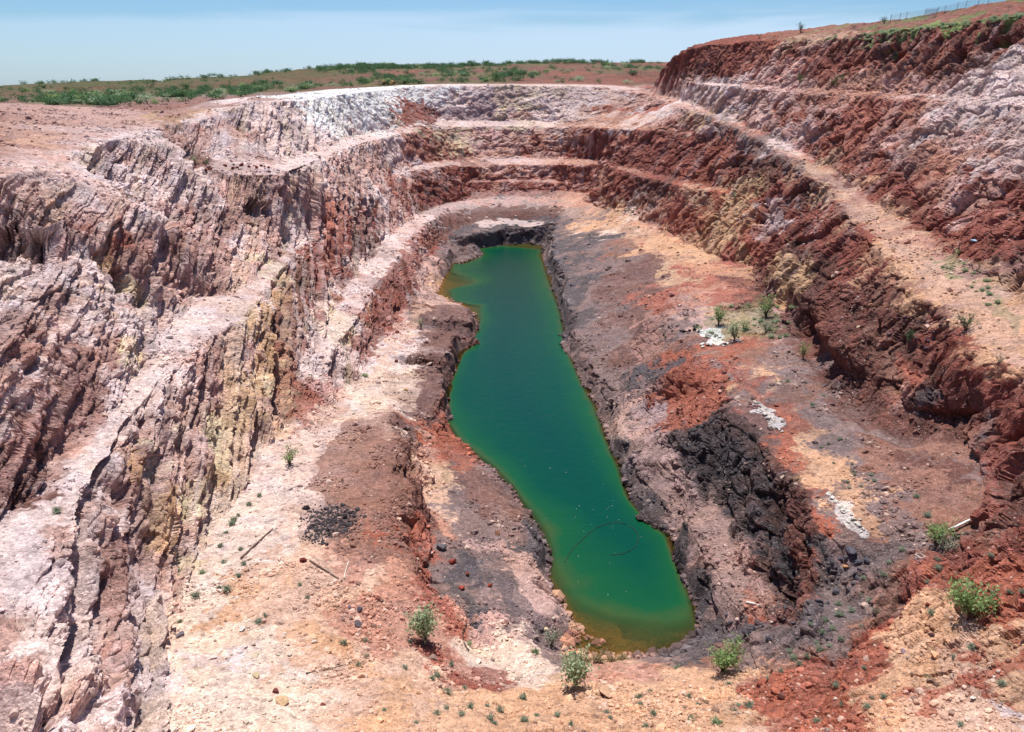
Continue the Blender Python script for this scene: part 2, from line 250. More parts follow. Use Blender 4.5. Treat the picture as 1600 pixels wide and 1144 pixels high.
POLYS = [  # soil and rock patches with an outline of their own
 ('B', [(0,162),(100,166),(60,200),(0,240)], .35), ('B', [(190,170),(340,162),(300,185),(250,195)], .5), ('B', [(300,172),(395,152),(470,152),(440,156),(360,168)], .7), ('S', [(0,163),(180,170),(245,204),(150,222),(50,250),(0,262)], .5),
 ('B', [(545,655),(610,645),(640,720),(640,830),(600,850),(540,800),(490,770),(510,700)], .75), ('N', [(962,975),(1000,962),(1045,968),(1062,990),(1010,1003),(975,998)], .6),
 ('B', [(1080,70),(1180,56),(1290,43),(1400,31),(1480,18),(1600,-3),(1600,22),(1480,34),(1400,48),(1290,60),(1180,62)], .65), ('c', [(1200,60),(1330,52),(1370,60),(1300,68)], .5),
 ('R', [(670,350),(642,378),(622,404),(588,450),(570,494),(553,523),(556,560),(578,560),(600,528),(622,500),(648,458),(656,425),(670,392),(700,364)], .75),
 ('E', [(700,478),(735,482),(742,502),(718,530),(700,565),(690,605),(686,660),(662,660),(645,620),(650,560),(668,520),(682,492)], .7), ('A', [(455,612),(482,588),(540,602),(545,640),(510,668),(458,684)], .6), ('c', [(655,478),(678,474),(640,530),(612,562),(585,600),(562,600),(600,545),(630,505)], .6),
 ('N', [(1050,690),(1075,662),(1120,640),(1150,648),(1200,700),(1255,770),(1272,830),(1268,890),(1245,948),(1200,920),(1160,860),(1130,792),(1080,742)], .6),
 ('S', [(985,640),(1045,690),(1075,742),(1125,795),(1155,862),(1195,925),(1230,955),(1150,965),(1108,955),(1092,890),(1066,840),(1036,780),(998,730),(975,670)], .4),
 ('D', [(885,326),(830,321),(760,322),(700,331),(668,350),(655,372),(672,380),(702,350),(742,343),(800,340),(862,343)], .7), ('P', [(735,346),(800,343),(852,347),(842,353),(790,351),(745,355)], .7),
 ('W', [(474,152),(600,139),(632,150),(600,172),(560,180),(532,202),(478,196),(466,175)], .9),
 ('r', [(1045,600),(1095,574),(1135,590),(1142,622),(1085,668),(1038,650)], .85),
 ('N', [(472,838),(488,800),(520,788),(562,803),(548,832),(500,846)], .35),
 ('R', [(737,1038),(768,1040),(800,1052),(780,1068),(750,1062)], .8),
 ('R', [(640,1008),(700,1020),(712,1034),(660,1030)], .7),
 ('r', [(1412,1128),(1450,1088),(1600,1026),(1600,1052),(1500,1090),(1440,1128)], .8),
 ('O', [(1238,690),(1275,705),(1308,760),(1300,770),(1262,728)], .8), ('O', [(1312,765),(1345,770),(1385,830),(1370,838),(1330,800)], .7),
 ('r', [(1120,566),(1165,570),(1215,650),(1175,622)], .5),
 ('Y', [(1212,462),(1238,420),(1272,398),(1262,440),(1232,476)], .85),
 ('G', [(1180,600),(1240,590),(1330,700),(1290,720)], .35),
 ('r', [(652,655),(680,665),(735,735),(715,740),(690,700)], .75),
 ('W', [(1102,516),(1125,516),(1132,532),(1106,532)], .9), ('W', [(1175,626),(1190,628),(1225,670),(1210,680),(1192,660)], .55), ('W', [(1290,768),(1308,770),(1362,835),(1345,845),(1318,818)], .55),
 ('O', [(700,452),(750,440),(760,470),(745,500),(726,470),(690,466)], .9),
 ('O', [(862,905),(900,955),(965,972),(975,1028),(880,1025),(885,968)], .95), ('r', [(880,985),(960,990),(950,1026),(890,1022)], .5),
 ('O', [(925,335),(1000,345),(1100,410),(1180,420),(1180,436),(1090,430),(1000,385)], .55),
 ('o', [(545,590),(620,560),(660,580),(640,640),(590,650),(520,660),(480,700),(450,690)], .5),
 ('R', [(625,150),(680,158),(682,190),(640,202),(622,185)], .85), ('R', [(630,210),(708,205),(712,250),(640,256)], .7),
 ('L', [(745,142),(790,142),(792,172),(750,170)], .6), ('y', [(706,205),(730,210),(728,245),(704,240)], .8),
 ('Y', [(1085,335),(1180,325),(1185,370),(1120,385)], .5), ('B', [(690,690),(820,780),(850,870),(800,850),(740,780)], .3),
 ('G', [(815,815),(845,830),(858,862),(845,895),(815,860)], .85), ('G', [(740,875),(800,900),(850,1000),(800,960)], .6),
 ('G', [(1180,965),(1300,900),(1380,850),(1440,850),(1340,960),(1210,1050)], .45),
 ('R', [(1040,100),(1078,72),(1200,60),(1260,62),(1180,90),(1120,110),(1050,122)], .7), ('r', [(1060,130),(1200,200),(1230,215),(1100,170)], .2),
 ('g', [(1055,165),(1120,185),(1230,240),(1290,290),(1265,290),(1180,225),(1100,190)], .75),
 ('T', [(1012,142),(1045,149),(1190,213),(1260,246),(1330,294),(1400,340),(1450,375),(1520,430),(1600,500),(1600,590),(1500,500),(1430,430),(1370,375),(1290,280),(1230,238),(1110,180)], .3),
 ('O', [(1330,310),(1400,350),(1500,450),(1600,540),(1600,590),(1500,505),(1430,440),(1380,385)], .25),
 ('S', [(1230,238),(1318,284),(1372,322),(1430,362),(1470,395),(1600,480),(1600,600),(1500,512),(1430,440),(1370,375),(1290,286)], .4), ('V', [(1460,400),(1490,400),(1510,440),(1475,425)], .4), ('V', [(1540,470),(1570,465),(1600,500),(1590,520)], .3), ('V', [(1085,500),(1200,470),(1220,520),(1120,530)], .35),
 ('v', [(1358,58),(1425,48),(1478,30),(1484,40),(1600,24),(1600,31),(1492,47),(1425,55),(1365,62)], .8),
 ('p', [(873,195),(877,195),(825,305),(820,305)], .7),
 ('p', [(890,195),(894,195),(842,305),(837,305)], .7),
 ('p', [(915,195),(919,195),(867,305),(862,305)], .7),
 ('p', [(938,195),(942,195),(890,305),(885,305)], .7),
 ('p', [(962,195),(966,195),(914,305),(909,305)], .7),
 ('p', [(980,195),(984,195),(932,305),(927,305)], .7),
 ('V', [(1100,185),(1130,188),(1130,192),(1100,190)], .3),
]
def lin(c):
    c = np.array(c, float) / 255; return np.where(c < .04045, c / 12.92, ((c + .055) / 1.055) ** 2.4)
ALB = {k: (lin(v) * .78).astype(np.float32) for k, v in PAL.items()}
seeds, scol = [], []
for v, row in ROWS.items():
    for c, ch in enumerate(row):
        if ch != '.':
            q = hit(40 * c + 20, min(v, 1140))
            if q[1] < 352 or v < 100: seeds.append(q); scol.append(ALB[ch])
seeds = np.array(seeds, np.float32); scol = np.array(scol, np.float32)
def inside(px, py, poly):
    r = np.zeros(px.shape, bool); n = len(poly)
    for i in range(n):
        x1, y1 = poly[i]; x2, y2 = poly[(i + 1) % n]
        if y1 == y2: continue
        r ^= ((y1 > py) != (y2 > py)) & (px < (x2 - x1) * (py - y1) / (y2 - y1) + x1)
    return r
def ground_colour(x, y, z, S, st, tone, crack):
    n = len(x); z0 = np.zeros_like(x); d = np.hypot(x, y)
    wob = .045 * np.hypot(d, 36) 
    wx = x + wob * vn(x / 5, y / 5, z / 5, 201) + .6 * wob * vn(x / 1.6, y / 1.6, z / 1.6, 202) + .35 * wob * vn(x / .35, y / .35, z / .35, 206); wy = y + wob * 1.3 * vn(x / 5, y / 5, z / 5, 203) + .7 * wob * vn(x / 1.6, y / 1.6, z / 1.6, 204) + .4 * wob * vn(x / .35, y / .35, z / .35, 207)
    wz = z + .25 * wob * vn(x / 3, y / 3, z / 3, 205)
    col = np.zeros((n, 3), np.float32)
    # the patch grid is walked in plan blocks so that only near seeds are weighed
    for lo in range(0, n, 60000):
        s = slice(lo, lo + 60000); P = np.stack([wx[s], wy[s], 1.6 * wz[s]], 1).astype(np.float32); Sd = seeds * np.array([1, 1, 1.6], np.float32)
        near = np.nonzero((Sd[:, 1] > P[:, 1].min() * .75 - 14) & (Sd[:, 1] < P[:, 1].max() * 1.3 + 20))[0]
        if not len(near): near = np.arange(len(Sd))
        d2 = ((P ** 2).sum(1)[:, None] + (Sd[near] ** 2).sum(1)[None] - 2 * P @ Sd[near].T); d2 = np.maximum(d2, .02)
        w_ = d2 ** -4.2; w_ /= w_.sum(1, keepdims=True); col[s] = w_ @ scol[near]
    plain = sst(352, 366, y) * sst(140, 120, x)
    # benches and floors carry pale dust, steep faces show the rock
    flat = (1 - sst(.3, .8, S)) * (1 - plain); leftish = sst(30, 0, x)
    bench = flat * sst(6.5, 8.5, z) * np.maximum(sst(-14, -22, x) * sst(60, 52, x), sst(240, 260, y)) * (z < 40)
    dust = ALB['P'][None] * leftish[:, None] + ALB['c'][None] * (1 - leftish)[:, None]
    k = (bench * np.maximum(.42 * leftish + .14, .5 * sst(180, 260, y)) * sst(45, 75, y))[:, None]; col = col * (1 - k) + dust * k
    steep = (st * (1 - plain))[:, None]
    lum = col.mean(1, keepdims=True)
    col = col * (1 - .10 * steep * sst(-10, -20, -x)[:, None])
    # beds of different rock through the left and far walls
    q = (.87 * x + .33 * y - .36 * z) + 1.2 * vn(x / 9, y / 9, z / 9, 211)
    band = vn(q / .8, q * 0, y / 60, 212) * .6 + vn(q / .25, q * 0, y / 30, 213) * .4; b2 = vn(q / 2.1, q * 0 + 5, z / 40, 214)
    lw = (steep[:, 0] * sst(-15, -25, x) * sst(300, 220, y))
    for arr, c_, lo_, hi_, a_ in ((band, 'P', .1, .5, .5), (-band, 'M', .15, .6, .5), (b2, 'y', .35, .8, .4), (-b2, 'L', .4, .8, .4)):
        k = (lw * sst(lo_, hi_, arr) * a_)[:, None]; col = col * (1 - k) + ALB[c_][None] * k
    rw = steep[:, 0] * sst(36, 46, x); q2 = (-.83 * x + .48 * y + .3 * z) + 2.2 * vn(x / 14, y / 14, z / 14, 215); b3 = .6 * vn(q2 / 2.6, q2 * 0 + 2, z / 30, 216) + .5 * vn(q2 / .7, q2 * 0, z / 14, 217)
    for arr, c_, lo_, hi_, a_ in ((b3, 'P', .2, .6, .28), (-b3, 'R', .12, .5, .45)):
        k = (rw * sst(lo_, hi_, arr) * a_)[:, None]; col = col * (1 - k) + (ALB[c_] * .7 + col * .3) * k
    fw = steep[:, 0] * (1 - lw) * (1 - rw) * (y > 90); hb = vn(x / 14, y / 14, z / .9, 221) + .5 * vn(x / 5, y / 5, z / .35, 222)
    k = (fw * sst(.25, .9, hb) * .35)[:, None]; col = col * (1 - k) + (col * .25 + ALB['P'] * .75) * k
    k = (fw * sst(.25, .9, -hb) * .4)[:, None]; col = col * (1 - k) + (col * .4 + ALB['D'] * .6) * k
    # country beyond the pit: red soil, grass between
    g = fbm(x / 38, y / 60, z0, 4, 231) + .35 * vn(x / 7, y / 7, z0, 232)
    far = ALB['B'] * .42 + ALB['D'] * .42; pc = np.repeat((far * 1.0)[None], n, 0)
    k = sst(-.12, .25, g)[:, None] * .42; pc = pc * (1 - k) + ALB['V'] * .8 * k
    k = (sst(.1, .5, -g) * .35)[:, None]; pc = pc * (1 - k) + ALB['r'] * k
    k = (sst(560, 640, y) * .5)[:, None]; pc = pc * (1 - k) + ALB['V'] * .45 * k
    k = (sst(-60, -140, x) * sst(330, 420, y) * .55)[:, None]; pc = pc * (1 - k) + ALB['V'] * .42 * k
    plain = np.maximum(plain, sst(185, 215, y) * sst(-78, -90, x) * .9)
    col = col * (1 - plain[:, None]) + pc * plain[:, None]
    # outlined patches
    jx = x + .012 * d * vn(x / 1.5, y / 1.5, z0, 241) + .2 * vn(x / .4, y / .4, z0, 242); jy = y + .014 * d * vn(x / 1.5, y / 1.5, z0, 243) + .2 * vn(x / .4, y / .4, z0, 244)
    for ch, poly, a in POLYS:
        w_ = [hit(u, v)[:2] for u, v in poly]; bx = [p[0] for p in w_]; by = [p[1] for p in w_]
        m = np.nonzero((jx > min(bx)) & (jx < max(bx)) & (jy > min(by)) & (jy < max(by)))[0]
        m = m[inside(jx[m], jy[m], w_)]
        col[m] = col[m] * (1 - a) + ALB[ch] * a
    # mottling; green grass ledge under the right skyline
    mot = 1 + .16 * fbm(x / 3, y / 3, z / 3, 3, 251) + .12 * vn(x / .5, y / .5, z / .5, 252) + .22 * tone
    hue = vn(x / 2.2, y / 2.2, z / 2.2, 253)
    col = col * mot[:, None]
    col[:, 0] *= 1 + .05 * hue; col[:, 2] *= 1 - .07 * hue
    wet = sst(.28, .02, z)[:, None] * (z > -20)[:, None]       # the muddy shore is stained orange and dark
    col = col * (1 - .45 * wet) + (ALB['B'] * .4) * .45 * wet
    under = (z < -.02)[:, None]; col = np.where(under, col * .9, col)
    gl = sst(.15, .5, vn(x / 6, y / 6, z0, 261) + .5 * vn(x / 1.5, y / 1.5, z0, 262) + .35) * (S < .75) * sst(57, 60, z) * sst(330, 300, y) * (x > 70) * sst(275, 235, y)
    col = col * (1 - .7 * gl[:, None]) + ALB['V'] * .7 * gl[:, None]
    return np.clip(col, .005, .9).astype(np.float32)
# ------------------------------------------------------------------ the ground as one sheet, finer where it is nearer
Q = float(os.environ.get('TQ', '1'))               # mesh density
def radii():
    r, out = 1.0, []
    while r < 1250:
        out.append(r)
        if r < 24: d = .35
        elif r < 400: d = .00140 * math.hypot(r, 36) * (0.62 if 230 < r < 362 else 1)
        else: d = .0028 * r
        r += d / Q
    return np.array(out)
_t = np.linspace(-44.5, 44.5, 4000); _w = 1 + .9 * ((_t > -31) & (_t < -7)) + .3 * ((_t > 8) & (_t < 33)); _c = np.cumsum(_w); _c = (_c - _c[0]) / (_c[-1] - _c[0])
fine = np.radians(np.interp(np.linspace(0, 1, int(1480 * Q)), _c, _t)); side = np.linspace(R(44.5), R(72), int(90 * Q))[1:]
PH = np.concatenate([-side[::-1], fine, side]); RR = radii()
RG, PG = np.meshgrid(RR, PH, indexing='ij')
X0 = (RG * np.sin(PG)).ravel().astype(np.float32); Y0 = (RG * np.cos(PG)).ravel().astype(np.float32)
nR, nP = RG.shape; print('terrain verts', nR * nP)
road_w = [hit(u, v)[:2] for u, v in [(1005,140),(1040,147),(1075,160),(1125,180),(1187,206),(1250,240),(1318,284),(1372,322),(1430,362),(1470,395),(1540,440),(1600,480),(1600,590),(1560,562),(1500,512),(1450,466),(1400,412),(1370,374),(1330,326),(1290,286),(1230,241),(1170,210),(1110,185),(1060,164)]]
_gx, _gy = np.meshgrid(GX0 + GS * np.arange(GW), GY0 + GS * np.arange(GH)); ROADR = blur(inside(_gx, _gy, road_w).astype(np.float32), 2, 1)
und = [hit(u, v) for u, v in [(1240,520),(1262,545),(1275,570),(1290,605),(1312,635),(1345,662),(1393,682)]]; UND = np.zeros(_gx.shape, np.float32)
for a, b in zip(und[:-1], und[1:]):
    for t_ in np.linspace(0, 1, 12): c_ = a + (b - a) * t_; UND = np.maximum(UND, np.exp(-((_gx - c_[0] - 1.2) ** 2 + (_gy - c_[1]) ** 2) / 6.0).astype(np.float32))
CAVES = [(hit(u, v), r, d) for u, v, r, d in [(1382,86,3.2,3.5),(1405,92,2.2,3),(1492,88,2.6,3.5),(1520,100,2.0,2.5),(1556,70,2.4,3),(1120,112,2.4,2.5),(1150,250,2.0,2.5),(1563,352,1.6,2),(1470,300,1.5,2),(708,288,2.2,3),(20,372,2.6,2.6),(62,376,2.4,2.6),(190,436,1.8,2.2),(410,330,2.4,2.6),(445,300,2.0,2.4),(640,700,.8,1.1),(638,765,.9,1.2),(1245,925,1.2,1.8),(560,345,1.6,2.2),(1590,60,2.4,3)]]
def terrain_points(x, y):
    z0 = np.zeros_like(x); one = np.ones_like(x)
    S0 = samp(SLOPE, x, y); st0 = sst(.25, .9, S0)
    far = sst(90, 260, y)
    # irregular crests: look the height up at a wandered spot
    hb = samp(HR, x, y); keep = sst(-.6, 1.2, np.abs(hb)) * .8 + .2
    wx = 1.15 * (1 - .45 * far) * vn(x / 7, y / 7, z0, 11) + .75 * vn(x / 2.6, y / 2.6, z0, 12) + .35 * vn(x / 1.1, y / 1.1, z0, 13)
    wy = 1.15 * (1 - .45 * far) * vn(x / 7, y / 7, z0, 21) + .75 * vn(x / 2.6, y / 2.6, z0, 22) + .35 * vn(x / 1.1, y / 1.1, z0, 23)
    keep = keep * (1 - .5 * sst(-12, -20, x) * (y < 290)); keep = keep * np.clip(np.hypot(x, y) / 110, .5, 1)
    road = np.minimum(1, 1.6 * samp(ROADR, x, y)); keep = keep * (1 - .85 * road)
    z = samp(HR, x + wx * keep, y + wy * keep); S = samp(SLOPE, x + wx * keep, y + wy * keep)
    near_floor = (y < 60) * (x > -24)
    st = sst(.38, .85, S) * (1 - road) * (1 - .75 * sst(.8, -.4, z))
    plain = sst(352, 372, y)
    st = st * (1 - plain)
    st = np.maximum(st, .6 * sst(-36, -41, x) * sst(125, 110, y) * sst(22.5, 24.5, z) * sst(37, 34, z)); st = np.maximum(st, .6 * sst(66, 72, x) * sst(45.5, 47, z) * sst(51, 49.5, z) * (y < 300))
    st = np.maximum(st, .75 * sst(.22, .42, S) * sst(296, 306, y) * (1 - plain) * (1 - road))
    flat = 1 - st
    # loose ground: swells, gullies, clods
    z = z + flat * (1 - .6 * plain) * (.28 * fbm(x / 5, y / 5, z0, 3, 31) + .13 * fbm(x / 1.1, y / 1.1, z0, 3, 41)) * sst(-.1, .6, np.abs(z))
    rr_ = np.hypot(x, y); plain = plain * (1 - sst(650, 800, rr_)); z = z + (37 - z) * sst(820, 1000, rr_)
    z = z + plain * (2.4 * fbm(x / 22, y / 22, z0, 5, 51) * sst(362, 400, y))
    z = z + sst(57, 60, z) * sst(66, 72, x) * sst(340, 325, y) * (1 - st) * (.9 * fbm(x / 6, y / 6, z0, 4, 55) + .35 * np.abs(vn(x / 1.6, y / 1.6, z0, 56)))
    # horizontal outward direction from the height gradient
    gX, gY = samp(GXs, x, y), samp(GYs, x, y); gl = np.hypot(gX, gY) + 1e-4
    nx, ny = -gX / gl, -gY / gl
    nh = np.minimum(gl, 3) / np.sqrt(1 + np.minimum(gl, 3) ** 2); nv = np.sqrt(1 - nh ** 2)
    disp = np.zeros_like(x); tone = np.zeros_like(x); crack = np.zeros_like(x)
    left = sst(-12, -18, x + .02 * y) * sst(275, 235, y) ; left = left * sst(.0, .3, st)
    right = sst(38, 50, x) * (y < 330)
    rim = (x > 58)
    P = (x, y, z)
    wv = lambda s, k: vn(x / k, y / k, z / k, s)
    def field(mask, t, dims, amp, s, edge=.35, q=None):
        m = np.nonzero(mask > .02)[0]
        if not len(m): return
        a, b, c = x[m], y[m], z[m]
        wob = vn(a / 9, b / 9, c / 9, s + 3); w2 = vn(a / 3, b / 3, c / 3, s + 4)
        t = np.array(t, float); t /= np.linalg.norm(t); e = np.array([1., 0, 0]) if abs(t[0]) < .7 else np.array([0, 1., 0])
        if q is None: e = e - t * e.dot(t); e /= np.linalg.norm(e); q = np.cross(t, e)
        else: q = np.array(q, float); q = q - t * q.dot(t); q /= np.linalg.norm(q); e = np.cross(t, q)
        ct = (a * t[0] + b * t[1] + c * t[2]); ce = (a * e[0] + b * e[1] + c * e[2]); cq = (a * q[0] + b * q[1] + c * q[2]) + 1.1 * wob + .22 * w2
        v_, ed = blocks(ct / dims[0], ce / dims[1], cq / dims[2], s)
        cut = sst(0, .16, ed)
        disp[m] += (mask[m] * amp * ((v_ - .5) * 1.6 - edge * (1 - cut))).astype(np.float32)
        tone[m] += (mask[m] * (v_ - .5)).astype(np.float32); crack[m] = np.maximum(crack[m], mask[m] * (1 - cut))
        return m, ct, ce, cq
    tl = (0, .74, .67); tr = (0, -.53, .85); ql = (.87, .33, -.36); qr = (-.83, .48, .3)
    mL = st * left; mR = st * right; mF = st * (1 - left) * (1 - right) * sst(120, 170, y); mN = st * (1 - left) * (1 - right) * (1 - sst(120, 170, y))
    field(mL, tl, (8, 2.6, .8), .2, 100, 1.4, ql); field(mL, tl, (13, 6, 2.0), .4, 110, .8, ql); field(mL, tl, (2.6, 1.3, .5), .2, 120, .5, ql); field(mL, (.2, .3, 1), (3, 3, 2.2), .18, 125)
    m = np.nonzero(mL > .02)[0]; a, b, c = X0[m] * 1.0, Y0[m] * 1.0, z[m]       # thin steep beds standing out as sheets
    ql_ = np.array(ql) / np.linalg.norm(ql); cq = a * ql_[0] + b * ql_[1] + c * ql_[2] + 1.5 * vn(a / 13, b / 13, c / 13, 401) + .16 * vn(a / 2.2, b / 2.2, c / 2.2, 402); ct = b * .74 + c * .67
    for wd, am, sd in ((1.5, 1.0, 410), (.6, .6, 420)):
        k = np.floor(cq / wd + .22 * vn(cq / wd * .7, ct / 16, cq * 0, sd)).astype(np.int64); seg = np.floor(ct / (wd * 11) + 3 * h3(k, k * 0, k * 0, sd + 1) + .5 * vn(a / 2, b / 2, c / 2, sd + 3)).astype(np.int64)
        h_ = .6 * h3(k, k * 0 + 3, k * 0, sd + 2) + .4 * h3(k, seg, k * 0, sd + 4); disp[m] += (mL[m] * am * (h_ - .55) * 2).astype(np.float32); gap = h3(k, k * 0 + 9, k * 0, sd + 6) > .86; disp[m] -= (mL[m] * am * 1.1 * gap * sst(-.4, .3, vn(a / 3, b / 3, c / 3, sd + 8))).astype(np.float32); tone[m] += (mL[m] * .8 * (h3(k, k * 0 + 7, k * 0, sd + 5) - .5)).astype(np.float32)
    field(mR, tr, (8, 4, 1.5), .8, 130, .5, qr); field(mR, tr, (15, 9, 5.0), 1.5, 140, .4, qr); field(mR, (.3, .3, 1), (2.2, 1.8, 1.2), .42, 150)
    field(mF, (1, .15, .08), (8, 5, 1.9), .6, 160); field(mF, (.2, .3, 1), (5, 3, 2.4), .6, 170); field(mF, (1, 0, .5), (2.6, 1.6, 1.0), .3, 175)
    field(mN, (0, .8, .6), (3.2, 1.6, .9), .6, 180); field(mN, (.3, .3, 1), (1.3, 1.1, .7), .22, 190); field(mN, (0, 1, .3), (7, 4, 2.6), .9, 195)
    ridged = 1 - np.abs(fbm(x / 8, y / 8, z / 5, 3, 61)) * 2.2
    bank = st * sst(6, 12, x) * sst(42, 36, x) * sst(50, 58, y) * sst(170, 120, y) * sst(.5, 1.0, S); field(bank, (0, 1, .2), (5, 2.6, 1.3), .9, 197)
    disp += st * .6 * ridged * (1 + .3 * far) * (1 - .6 * left) * (z > .6)
    disp -= 3.2 * samp(UND, x, y) * sst(12.6, 13.3, z) * sst(17, 15.2, z)
    for c_, r, d in CAVES:
        q_ = np.sqrt((x - c_[0]) ** 2 + (y - c_[1]) ** 2 + ((z - c_[2]) * 1.3) ** 2) / r; disp -= d * sst(1.15, .7, q_ + .35 * tone)
    disp = np.where(y < 265, np.minimum(disp, .12 + 1.6 * sst(2.5, 6, z)), disp)
    disp *= sst(.2, 2.6, z)
    disp += (flat * .0).astype(np.float32)
    X = x + disp * nx * nh; Y = y + disp * ny * nh; Zz = z + disp * nv * .55
    return X, Y, Zz, S, st, tone, crack
GXs, GYs = blur(gx_, 5, 2), blur(gy_, 5, 2)
X, Y, Zz, S, st, tone, crack = terrain_points(X0, Y0)
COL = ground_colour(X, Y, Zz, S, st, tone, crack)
co = np.stack([X, Y, Zz], 1).astype(np.float32)
idx = np.arange(nR * nP, dtype=np.int32).reshape(nR, nP)
faces = np.stack([idx[:-1, :-1], idx[1:, :-1], idx[1:, 1:], idx[:-1, 1:]], -1).reshape(-1, 4)[:, ::-1]
def grid_mesh(name, verts, faces, mat, attrs=None, smooth=False):
    me = bpy.data.meshes.new(name); n, f = len(verts), len(faces); k = faces.shape[1]
    me.vertices.add(n); me.vertices.foreach_set('co', np.ascontiguousarray(verts, np.float32).ravel())
    me.loops.add(f * k); me.loops.foreach_set('vertex_index', np.ascontiguousarray(faces, np.int32).ravel())
    me.polygons.add(f); me.polygons.foreach_set('loop_start', np.arange(0, f * k, k, dtype=np.int32))
    try: me.polygons.foreach_set('loop_total', np.full(f, k, np.int32))
    except Exception: pass
    me.polygons.foreach_set('use_smooth', np.full(f, smooth, bool))
    for an, av in (attrs or {}).items():
        if av.ndim == 2:
            at = me.attributes.new(an, 'FLOAT_COLOR', 'POINT'); at.data.foreach_set('color', np.ascontiguousarray(np.concatenate([av, np.ones((n, 1))], 1), np.float32).ravel())
        else:
            at = me.attributes.new(an, 'FLOAT', 'POINT'); at.data.foreach_set('value', np.ascontiguousarray(av, np.float32))
    me.update(calc_edges=True); me.materials.append(mat)
    o = bpy.data.objects.new(name, me); C.objects.link(o); return o
# ------------------------------------------------------------------ materials
class MT:
    def __init__(s, name, rough=.95, spec=.2):
        s.m = bpy.data.materials.new(name); s.m.use_nodes = True; s.nt = s.m.node_tree; s.b = s.nt.nodes['Principled BSDF']
        s.b.inputs['Roughness'].default_value = rough; s.b.inputs['Specular IOR Level'].default_value = spec
    def n(s, t, **k):
        o = s.nt.nodes.new('ShaderNode' + t)
        for a, v in k.items():
            if hasattr(o, a): setattr(o, a, v)
            else: o.inputs[a].default_value = v
        return o
    def l(s, a, b): s.nt.links.new(a, b)
    def math(s, op, a, b=None, c=None):
        o = s.n('Math', operation=op)
        for i, q in enumerate((a, b, c)):
            if q is None: continue
            if isinstance(q, (int, float)): o.inputs[i].default_value = q
            else: s.l(q, o.inputs[i])
        return o.outputs[0]
    def rng(s, x, a, b, c, d):
        o = s.n('MapRange'); s.l(x, o.inputs[0])
        for i, q in enumerate((a, b, c, d)): o.inputs[i + 1].default_value = q
        return o.outputs[0]
    def mul(s, col, fac):
        o = s.n('VectorMath', operation='SCALE'); s.l(col, o.inputs[0]); s.l(fac, o.inputs['Scale']); return o.outputs[0]
    def mix(s, f, a, b):
        o = s.n('Mix', data_type='RGBA')
        for i, q in ((0, f), (6, a), (7, b)):
            if isinstance(q, (int, float)): o.inputs[i].default_value = q
            elif isinstance(q, tuple): o.inputs[i].default_value = (*q, 1)
            else: s.l(q, o.inputs[i])
        return o.outputs[2]
def ground_material():
    t = MT('rock_and_soil', .97, .12)
    at = t.n('Attribute', attribute_name='Col'); geo = t.n('NewGeometry'); P = geo.outputs['Position']
    def noise(sc_, det, ro=.6): o = t.n('TexNoise', Scale=sc_, Detail=det, Roughness=ro); t.l(P, o.inputs['Vector']); return o
    def vor(sc_, f='F1'): o = t.n('TexVoronoi', Scale=sc_, feature=f); t.l(P, o.inputs['Vector']); return o
    a = noise(.9, 6, .68); b = noise(6, 5, .65); v1 = vor(3.2); v2 = vor(8.5); v3 = vor(1.3)
    sp1 = t.n('SeparateColor'); t.l(v1.outputs['Color'], sp1.inputs[0]); sp2 = t.n('SeparateColor'); t.l(v2.outputs['Color'], sp2.inputs[0]); sp3 = t.n('SeparateColor'); t.l(v3.outputs['Color'], sp3.inputs[0])
    f = t.rng(a.outputs[0], .3, .7, .80, 1.18); f = t.math('MULTIPLY', f, t.rng(b.outputs[0], .3, .7, .84, 1.16))
    f = t.math('MULTIPLY', f, t.rng(sp1.outputs[0], 0, 1, .84, 1.16)); f = t.math('MULTIPLY', f, t.rng(sp2.outputs[0], 0, 1, .82, 1.18)); f = t.math('MULTIPLY', f, t.rng(sp3.outputs[1], 0, 1, .92, 1.08))
    col = t.mul(at.outputs['Color'], f)
    pale = t.math('MULTIPLY', t.math('GREATER_THAN', sp2.outputs[1], .965), .3); col = t.mix(pale, col, (.62, .52, .46))
    dark = t.math('MULTIPLY', t.math('GREATER_THAN', sp1.outputs[2], .94), .4); col = t.mix(dark, col, (.13, .08, .075))
    t.l(col, t.b.inputs['Base Color'])
    h = t.math('ADD', t.math('MULTIPLY', t.math('SUBTRACT', 1, v1.outputs['Distance']), .07), t.math('MULTIPLY', t.math('SUBTRACT', 1, v2.outputs['Distance']), .03))
    h = t.math('ADD', h, t.math('MULTIPLY', a.outputs[0], .55)); h = t.math('ADD', h, t.math('MULTIPLY', b.outputs[0], .12)); h = t.math('ADD', h, t.math('MULTIPLY', sp1.outputs[0], .05))
    rg = t.n('TexNoise', noise_type='RIDGED_MULTIFRACTAL', Scale=.7, Detail=7, Roughness=.55); t.l(P, rg.inputs['Vector']); h = t.math('ADD', h, t.math('MULTIPLY', rg.outputs[0], .16))
    bp = t.n('Bump', Strength=.9, Distance=1.0); t.l(h, bp.inputs['Height']); t.l(bp.outputs[0], t.b.inputs['Normal'])
    return t.m
M_GROUND = ground_material()
